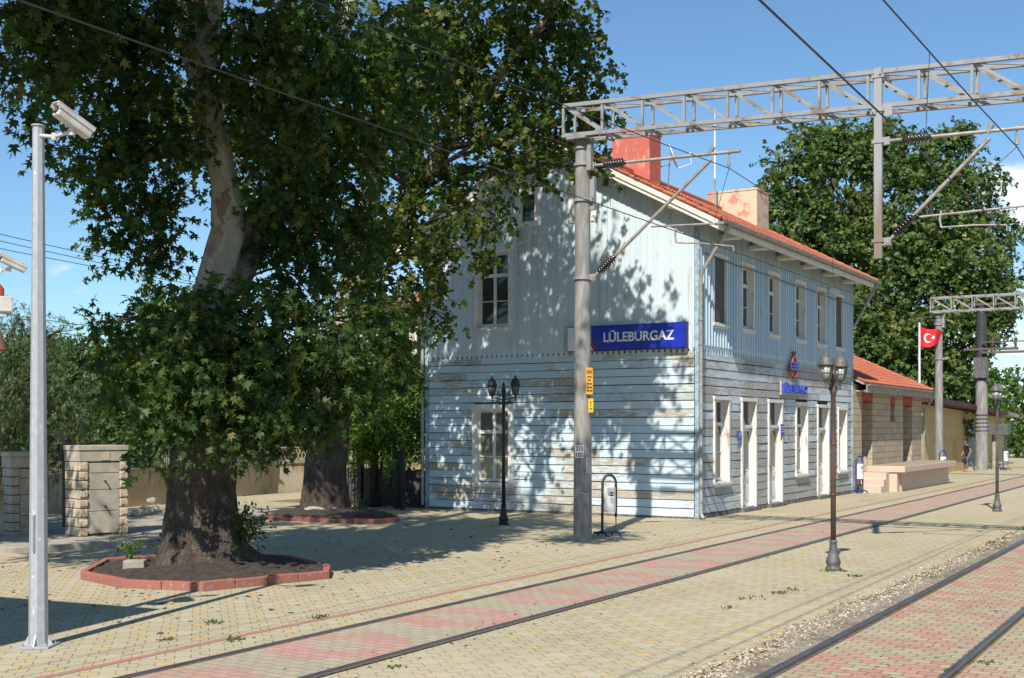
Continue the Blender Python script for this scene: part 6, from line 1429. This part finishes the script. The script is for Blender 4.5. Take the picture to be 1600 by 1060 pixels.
def simple_tree(name, px, d, label, clumps, ls, lai, tm, mat, seed, group, **k):
    b = PD(px, 700, d); b.z = 0; top = max(c[0][2] for c in cl(clumps))
    kw = dict(per=8, droop=.3, shell=.5, twig=.5, limb_r=.05, nk=9); kw.update(k)
    return tree(name, b, label, [(b, .2), (b + Vector((0, 0, top * .4)), .15), (b + Vector((0, 0, top * .9)), .04)], cl(clumps), ls, lai, tm, mat, M['bark_dark'], seed, group, **kw)
simple_tree('tree', 1588, 120, 'dark rounded tree at the right edge beyond the hut', [(1585, 600, 34, 120), (1600, 640, 40, 118), (1560, 650, 40, 120), (1575, 680, 40, 118), (1550, 600, 26, 122), (1530, 640, 36, 122), (1625, 610, 40, 120)], .45, 2.2, STAR_LEAF, M['leaf_far'], 31, 'trees beyond the hut')
simple_tree('tree', 1540, 105, 'bright green tree between the far mast and the sky', [(1545, 575, 22, 105), (1540, 610, 28, 105), (1520, 630, 30, 105), (1510, 590, 24, 106), (1550, 640, 30, 104)], .4, 2.4, STAR_LEAF, M['leaf_bright'], 32, 'trees beyond the hut')
simple_tree('bush', 1590, 98, 'low leafy bush right of the green gate', [(1582, 690, 20, 98), (1595, 700, 26, 97), (1612, 680, 34, 98), (1640, 690, 30, 98)], .3, 6, OVAL_LEAF, M['leaf_bush'], 33, 'trees beyond the hut', branch=False)
# left background
simple_tree('tree', 110, 40, 'mid green garden tree behind the pale stone pillar', [(130, 570, 48, 40), (180, 590, 55, 40), (230, 550, 50, 41), (250, 500, 34, 41), (150, 630, 50, 39), (210, 640, 60, 39), (110, 620, 40, 40), (280, 560, 50, 41), (230, 690, 40, 38), (90, 560, 28, 41)], .20, 7, OVAL_LEAF, M['leaf_far'], 41, 'trees behind the garden wall')
simple_tree('tree', 275, 46, 'taller garden tree just left of the big trunk', [(280, 490, 40, 46), (230, 470, 22, 46), (250, 520, 40, 45), (310, 500, 40, 46), (300, 600, 60, 45), (260, 660, 44, 44), (330, 650, 50, 44), (380, 620, 60, 46), (400, 560, 50, 46)], .21, 7, OVAL_LEAF, M['leaf_far'], 42, 'trees behind the garden wall')
simple_tree('tree', 610, 42, 'loose leafed tree between the second trunk and the house', [(625, 570, 40, 42), (650, 600, 36, 41), (600, 620, 40, 42), (640, 560, 26, 42), (575, 590, 36, 43), (660, 650, 34, 40), (560, 650, 40, 43), (645, 690, 34, 40), (600, 680, 36, 41), (668, 620, 30, 41)], .17, 6.5, OVAL_LEAF, M['leaf_bright'], 43, 'trees behind the garden wall')  # brighter leaf colour stands in for sunlight that misses this tree
simple_tree('bush', 585, 37, 'bright yellow green shrub behind the iron fence', [(580, 680, 34, 37), (610, 690, 30, 37), (560, 700, 26, 37), (635, 650, 30, 37.5), (655, 670, 24, 37), (600, 720, 20, 36.5), (548, 680, 22, 37)], .14, 6, OVAL_LEAF, M['leaf_bright'], 44, 'trees behind the garden wall', branch=False)
simple_tree('tree', 745, 60, 'feathery treetop seen over the left eave of the station', [(745, 275, 30, 60), (720, 300, 26, 60), (775, 258, 18, 60), (700, 330, 30, 60), (740, 330, 40, 60)], .32, 5, OVAL_LEAF, M['leaf_far'], 45, 'trees behind the garden wall')
simple_tree('tree', 60, 56, 'broad green tree filling the gap between the left pole and the pillar', [(20, 600, 70, 56), (80, 590, 60, 56), (140, 600, 60, 56), (60, 555, 40, 56), (0, 650, 80, 55), (120, 660, 80, 55), (200, 610, 55, 56), (200, 680, 70, 55), (-60, 620, 80, 56), (170, 560, 36, 56)], .30, 6, OVAL_LEAF, M['leaf_far'], 46, 'trees behind the garden wall')
simple_tree('tree', 430, 58, 'green tree behind the balustrade between the two trunks', [(400, 620, 60, 58), (460, 600, 60, 58), (520, 590, 60, 58), (430, 670, 50, 57), (500, 660, 60, 57), (560, 620, 50, 58), (360, 660, 50, 57)], .30, 6, OVAL_LEAF, M['leaf_far'], 47, 'trees behind the garden wall')
# conifer with hanging twigs
cb = PD(15, 700, 30); cb.z = 0
cc = [(20, 530, 40, 29.5), (75, 520, 30, 29.5), (40, 575, 55, 29.2), (90, 590, 36, 29), (15, 620, 60, 29), (70, 650, 48, 28.6), (120, 640, 28, 29), (20, 680, 46, 28.6), (95, 690, 26, 28.4), (130, 680, 26, 29), (-30, 560, 60, 30), (-50, 640, 60, 30), (30, 490, 28, 29.8), (100, 512, 14, 29.6), (140, 600, 24, 29.3)]
tree('conifer', cb, 'grey green weeping conifer behind the pole at the left edge', [(cb, .28), (cb + Vector((0, 0, 2.4)), .15), (cb + Vector((0, 0, 4.2)), .04)], cl(cc), .15, 7.0, NEEDLE, M['needle'], M['bark_dark'], 51, 'trees behind the garden wall', per=9, droop=.9, shell=.5, twig=.55, nk=9)
# shrubs in the bed and sprouts
def shrub(px, py, h, w, label, seed, mat, n=3):
    b = G(px, py); b.z = .12; rg = np.random.default_rng(seed); cls = []
    for k in range(n * 3): cls.append(((b.x + rg.normal() * w * .35, b.y + rg.normal() * w * .35, b.z + h * (.25 + .65 * rg.random())), (w * .34,) * 3))
    return tree('shrub', b, label, [(b, .03), (b + Vector((0, 0, h * .5)), .02), (b + Vector((0, 0, h * .8)), .008)], cls, .085, 1.5, OVAL_LEAF, mat, M['bark_dark'], seed, 'shrubs at the tree feet', per=6, droop=.0, twig=.18, nk=6, branch=False, cat='shrub')
shrub(205, 893, .42, .40, 'small dark shrub beside the concrete block', 61, M['leaf_bush'])
shrub(375, 893, .95, .52, 'reddish green shrub against the right foot of the big trunk', 62, M['leaf_bush'], 5)
shrub(562, 806, .35, .22, 'thin young plant in the second tree bed', 63, M['leaf_bush'])
shrub(25, 838, .5, .4, 'leafy shrub under the shaded pillar', 64, M['leaf_bush'])

# ------------------------------------------------------------------ things in the far background
ab = thing('apartment_house', PD(640, 700, 64) * 1, 'beige apartment house seen between the leaves left of the station', 'house'); ab.location.z = 0
c0 = PD(520, 668, 66); c1_ = PD(720, 668, 58); c0.z = c1_.z = 0; u = (c1_ - c0).normalized(); nb = Vector((u.y, -u.x, 0)); zt_ = PD(640, 492, 62).z
mb = MB(); mb.prism([c0, c1_, c1_ - nb * 9, c0 - nb * 9], (0, 0, zt_)); mb.build('wall', M['beige_wall'], ab)
mb = MB(); mb.prism([c0 + nb * .5 - u * .4 + Vector((0, 0, zt_)), c1_ + nb * .5 + u * .4 + Vector((0, 0, zt_)), c1_ - nb * 4.5 + Vector((0, 0, zt_ + 1.6)), c0 - nb * 4.5 + Vector((0, 0, zt_ + 1.6))], (0, 0, .14)); mb.build('roof', M['tile'], ab)
for px, py in ((632, 528), (662, 535), (600, 530), (632, 628), (575, 532)):
    r_ = ray(px, py); t_ = (c0 - Vector((0, 0, CAMH))).dot(nb) / r_.dot(nb); p = r_ * t_ + Vector((0, 0, CAMH)); Mx = Matrix((u, nb, Vector((0, 0, 1)))).transposed()
    mb = MB(); 
    for dx, dz, w, h in ((-.55, 0, .1, 1.5), (.55, 0, .1, 1.5), (0, .75, 1.2, .1), (0, -.75, 1.3, .12), (0, 0, .07, 1.5)): mb.box(p + nb * .03 + u * dx + Vector((0, 0, dz)), (w, .1, h), 0, 0, Mx)
    w_ = mb.build('window', M['white_enamel'], ab); mb = MB(); mb.box(p + nb * .01, (1.04, .04, 1.44), 0, 0, Mx); mb.build('pane', M['glass'], w_)
rh = thing('red_roofed_house', PD(160, 660, 75) * 1, 'low house with a red roof glimpsed through the left trees', 'house'); rh.location.z = 0
q0, q1 = PD(100, 660, 80), PD(240, 660, 72); q0.z = q1.z = 0; u = (q1 - q0).normalized(); nb = Vector((u.y, -u.x, 0)); z0 = PD(150, 640, 76).z
mb = MB(); mb.prism([q0, q1, q1 - nb * 8, q0 - nb * 8], (0, 0, z0)); mb.build('wall', M['cast'], rh)
mb = MB(); mb.prism([q0 + nb * .5 + Vector((0, 0, z0)), q1 + nb * .5 + Vector((0, 0, z0)), q1 - nb * 4 + Vector((0, 0, z0 + 1.3)), q0 - nb * 4 + Vector((0, 0, z0 + 1.3))], (0, 0, .15)); mb.build('roof', M['tile'], rh)
pk = thing('play_frame', PD(440, 720, 48) * 1, 'red and yellow playground frame behind the balustrade', 'play frame'); pk.location.z = 0
o0 = PD(440, 690, 48)
def pkp(px, py): return PD(px, py, 48)
mb = MB(); mb.tube([pkp(418, 735), pkp(428, 690), pkp(446, 690), pkp(450, 735)], .09, 7); mb.prism([pkp(424, 730), pkp(430, 694), pkp(446, 694), pkp(448, 730)], Vector((.5, .9, 0)) * .1); mb.build('red_slide', M['redpaint'], pk)
mb = MB(); mb.prism([pkp(416, 692), pkp(475, 692), pkp(470, 684), pkp(420, 682)], Vector((.5, .9, 0)) * 2); mb.prism([pkp(448, 730), pkp(474, 730), pkp(474, 696), pkp(448, 696)], Vector((.5, .9, 0)) * .1); mb.build('yellow_canopy', M['yellow_plate'], pk)

# ------------------------------------------------------------------ flag
fp = Vector((58.0, 12.72, 0)); fl = thing('flagpole', fp, 'white flagpole between the stone shed and the far gantry mast', 'flagpole')
mb = MB(); mb.tube([fp, fp + Vector((0, 0, 7.15))], [.06, .045], 10); mb.lathe([(.0, 7.12), (.06, 7.17), (.0, 7.24)], fp, 10)
for k in range(7): mb.tube([fp + Vector((0, 0, 1 + k)), fp + Vector((0, 0, 1.02 + k))], .063, 10)
mb.build('pole', M['white_enamel'], fl)
fo = fp + Vector((0, 0, 7.05)); fu = Vector((SN, -CS, 0)); fd = Vector((CS, SN, 0))
ft = thing('flag', fo, 'red flag with white crescent and star waving from the flagpole', 'flag')
nu, nv = 72, 48; Wf, Hf = 1.30, .92; vs = []; fs = []; mi = []
def fpos(s, t):
    x = s * Wf * .80; dr = .30 * s ** 1.3 + .06 * math.sin(5.5 * s); wv = .13 * math.sin(7 * s + 1.2 * t) * min(1, s * 2); h = Hf * (1 - .42 * s ** 1.5)
    return fo + fu * (x + .045) + fd * wv + Vector((0, 0, -dr - t * h))
def inside(s, t):
    X, Y = s * 1.5, t - .5      # units of hoist height
    if math.hypot(X - .5, Y) < .25 and math.hypot(X - .5625, Y) > .20: return 1
    a = math.atan2(Y, X - .79) - math.pi; r = math.hypot(X - .79, Y); k = (a % (2 * math.pi / 5)); k = min(k, 2 * math.pi / 5 - k)
    R1, R2 = .145, .056; A = Vector((R1, 0)); Bv = Vector((R2 * math.cos(math.pi / 5), R2 * math.sin(math.pi / 5))); p = Vector((r * math.cos(k), r * math.sin(k)))
    return 1 if (Bv - A).x * (p - A).y - (Bv - A).y * (p - A).x > 0 else 0
mb = MB()
for j in range(nv + 1):
    for i in range(nu + 1): vs.append(fpos(i / nu, j / nv))
V = vs; base = len(mb.v); mb.v += [tuple(p) for p in V]
for j in range(nv):
    for i in range(nu):
        mb.f.append((j * (nu + 1) + i, j * (nu + 1) + i + 1, (j + 1) * (nu + 1) + i + 1, (j + 1) * (nu + 1) + i)); mb.m.append(inside((i + .5) / nu, (j + .5) / nv)); mb.a.append(0.0); mb.sm.append(True)
mb.build('cloth', [M['flag'], M['flag_white']], ft)

# ------------------------------------------------------------------ person walking left by the hut
def skin_body(name, verts, edges, radii, mat, parent, sub=2):
    me = bpy.data.meshes.new(name); me.from_pydata(verts, edges, []); o = bpy.data.objects.new(name, me); COL.objects.link(o); o.parent = parent
    sk = o.modifiers.new('skin', 'SKIN'); sk.use_smooth_shade = True
    if not me.skin_vertices: 
        bpy.context.view_layer.objects.active = o
    for i, r in enumerate(radii): me.skin_vertices[0].data[i].radius = (r if isinstance(r, tuple) else (r, r))
    me.skin_vertices[0].data[0].use_root = True
    s = o.modifiers.new('sub', 'SUBSURF'); s.levels = sub; s.render_levels = sub; me.materials.append(mat); return o
pp = G(1513, 737); PR = thing('person', pp, 'person in navy top and blue jeans striding past the hut with a black bag', 'person', None, math.atan2(CS, -SN))
# local frame: +x = walking direction (to the viewer's left), +y = away to the walker's left, z up
def chain(name, pts, mat): return skin_body(name, [p[0] for p in pts], [(i, i + 1) for i in range(len(pts) - 1)], [p[1] for p in pts], mat, PR)
bodyv = [((0, 0, .93), (.09, .12)), ((.03, 0, 1.10), (.08, .11)), ((.07, 0, 1.27), (.09, .13)), ((.09, 0, 1.40), (.07, .12)), ((.12, 0, 1.47), .052), ((.15, 0, 1.54), .055), ((.165, 0, 1.62), (.088, .075)), ((.165, 0, 1.71), (.07, .06)),
         ((.08, .19, 1.39), .058), ((-.04, .24, 1.13), .045), ((.06, .25, .90), .032), ((.08, .25, .83), .03), ((.08, -.19, 1.39), .058), ((.12, -.24, 1.12), .045), ((.26, -.22, .92), .032), ((.30, -.22, .86), .03),
         ((-.02, .09, .85), .075), ((.20, .10, .50), .055), ((.22, .10, .12), .044), ((.23, .10, .06), .04), ((.33, .10, .04), .03), ((-.02, -.09, .85), .075), ((-.10, -.10, .50), .055), ((-.40, -.10, .20), .044), ((-.43, -.10, .12), .04), ((-.35, -.10, .04), .03)]
bodye = [(0, 1), (1, 2), (2, 3), (3, 4), (4, 5), (5, 6), (6, 7), (3, 8), (8, 9), (9, 10), (10, 11), (3, 12), (12, 13), (13, 14), (14, 15), (0, 16), (16, 17), (17, 18), (18, 19), (19, 20), (0, 21), (21, 22), (22, 23), (23, 24), (24, 25)]
skin_body('body', [b[0] for b in bodyv], bodye, [b[1] for b in bodyv], M['skin'], PR)
shv = [((-.01, 0, .84), (.15, .185)), ((.03, 0, 1.10), (.14, .165)), ((.07, 0, 1.27), (.14, .185)), ((.09, 0, 1.395), (.10, .165)), ((.11, 0, 1.455), .062), ((.08, .195, 1.385), .072), ((.02, .225, 1.24), .062), ((.08, -.195, 1.385), .072), ((.10, -.22, 1.24), .062)]
skin_body('shirt', [b[0] for b in shv], [(0, 1), (1, 2), (2, 3), (3, 4), (3, 5), (5, 6), (3, 7), (7, 8)], [b[1] for b in shv], M['shirt'], PR)
jv = [((0, 0, .94), (.13, .165)), ((-.02, .09, .84), .112), ((.20, .10, .50), .08), ((.22, .10, .13), .062), ((-.02, -.09, .84), .112), ((-.10, -.10, .50), .08), ((-.39, -.10, .21), .06)]
skin_body('jeans', [b[0] for b in jv], [(0, 1), (1, 2), (2, 3), (0, 4), (4, 5), (5, 6)], [b[1] for b in jv], M['jeans'], PR)
hv = [((.145, 0, 1.66), (.10, .088)), ((.15, 0, 1.735), (.085, .075)), ((.11, 0, 1.62), (.07, .075))]
skin_body('hair', [b[0] for b in hv], [(0, 1), (0, 2)], [b[1] for b in hv], M['hair'], PR)
for nm, pts in (('shoe', [((.19, .10, .05), .05), ((.28, .10, .045), .045), ((.37, .10, .03), .03)]), ('shoe', [((-.45, -.10, .14), .05), ((-.40, -.10, .085), .045), ((-.34, -.10, .03), .03)])): chain(nm, pts, M['shoe'])
for sx, y in ((.085, .25), (.31, -.22)):
    for k in range(5):
        yo = (k - 1.5) * .018 if k < 4 else .03; z0 = .82 if sx < .2 else .855; L = (.075, .085, .08, .062, .05)[k]
        chain('finger', [((sx + (.03 if k == 4 else 0), y + yo * .9, z0), .010), ((sx + .012 + (.02 if k == 4 else 0), y + yo, z0 - L * .5), .009), ((sx + .0 + .004 * k, y + yo * .9, z0 - L), .007)], M['skin'])
bg = thing('handbag', pp + Vector((-.18 * SN, .18 * CS, .5)), 'small black bag hanging from the hand of the walking person', 'bag'); hb = pp + Vector((SN * -.30, CS * .30, 0)) + Vector((CS, SN, 0)) * -.22
mb = MB(); mb.box(hb + Vector((0, 0, .60)), (.12, .26, .24), 0, 0, Matrix.Rotation(math.atan2(CS, -SN) + R(90), 3, 'Z')); mb.build('bag_body', M['black'], bg, bevel=.04)
mb = MB(); mb.tube([hb + Vector((SN * .08, -CS * .08, .70)), hb + Vector((0, 0, .84)), hb + Vector((-SN * .08, CS * .08, .70))], .012, 6); mb.build('strap', M['black'], bg)

# ------------------------------------------------------------------ weeds between the blocks, fallen leaves
rg = np.random.default_rng(9)
spots = [(367, 1000), (620, 1043), (1136, 950), (1216, 927), (1292, 893), (1316, 893), (1337, 901), (255, 1000), (1175, 935), (335, 973), (1490, 1049), (1240, 922), (1572, 842), (1555, 848), (1535, 1035), (500, 965)]
lab = 'small green weed tuft growing in a joint of the yellow and grey blocks'
for i, (px, py) in enumerate(spots):
    b = G(px, py); n = 26 if i % 3 else 44; w = (.03 + .05 * rg.random()) * (1.4 if i in (3, 6, 8, 9) else 1)
    P = np.stack([b.x + rg.normal(size=n) * w, b.y + rg.normal(size=n) * w, np.zeros(n)], 1); A = rg.normal(size=(n, 3)); A[:, 2] = np.abs(A[:, 2]) * .7 + .25; N = rg.normal(size=(n, 3)) * .4; N[:, 2] += 1
    o = leaf_mesh('weed_tuft', P - np.array(b), A, N, .028 + .03 * rg.random(n), rg.random(n), OVAL_LEAF, M['weed'], None); o.location = b
    tag(o, lab, 'weed', 'weed tufts in the paving')
n = 520; X = 10 + 18 * rg.random(n); Y = 9.9 + 9 * rg.random(n); k = (Y > 10.3 + .06 * (X - 10)) ; X, Y = X[k], Y[k]; n = len(X)
P = np.stack([X, Y, np.full(n, .006)], 1); A = rg.normal(size=(n, 3)); A[:, 2] *= .15; N = rg.normal(size=(n, 3)) * .25; N[:, 2] += 1
tag(leaf_mesh('fallen_leaves', P, A, N, 0.035 + .06 * rg.random(n), rg.random(n), STAR_LEAF, M['dead'], None), kind='stuff')
n = 260; X = 8 + 24 * rg.random(n); Y = np.where(rg.random(n) < .5, RB - .05 + rg.normal(size=n) * .25, RD + .3 + rg.normal(size=n) * .5)
P = np.stack([X, Y, np.full(n, .006)], 1); A = rg.normal(size=(n, 3)); A[:, 2] *= .15; N = rg.normal(size=(n, 3)) * .25; N[:, 2] += 1
tag(leaf_mesh('leaf_litter', P, A, N, .02 + .03 * rg.random(n), rg.random(n), STAR_LEAF, M['dead'], None), kind='stuff')
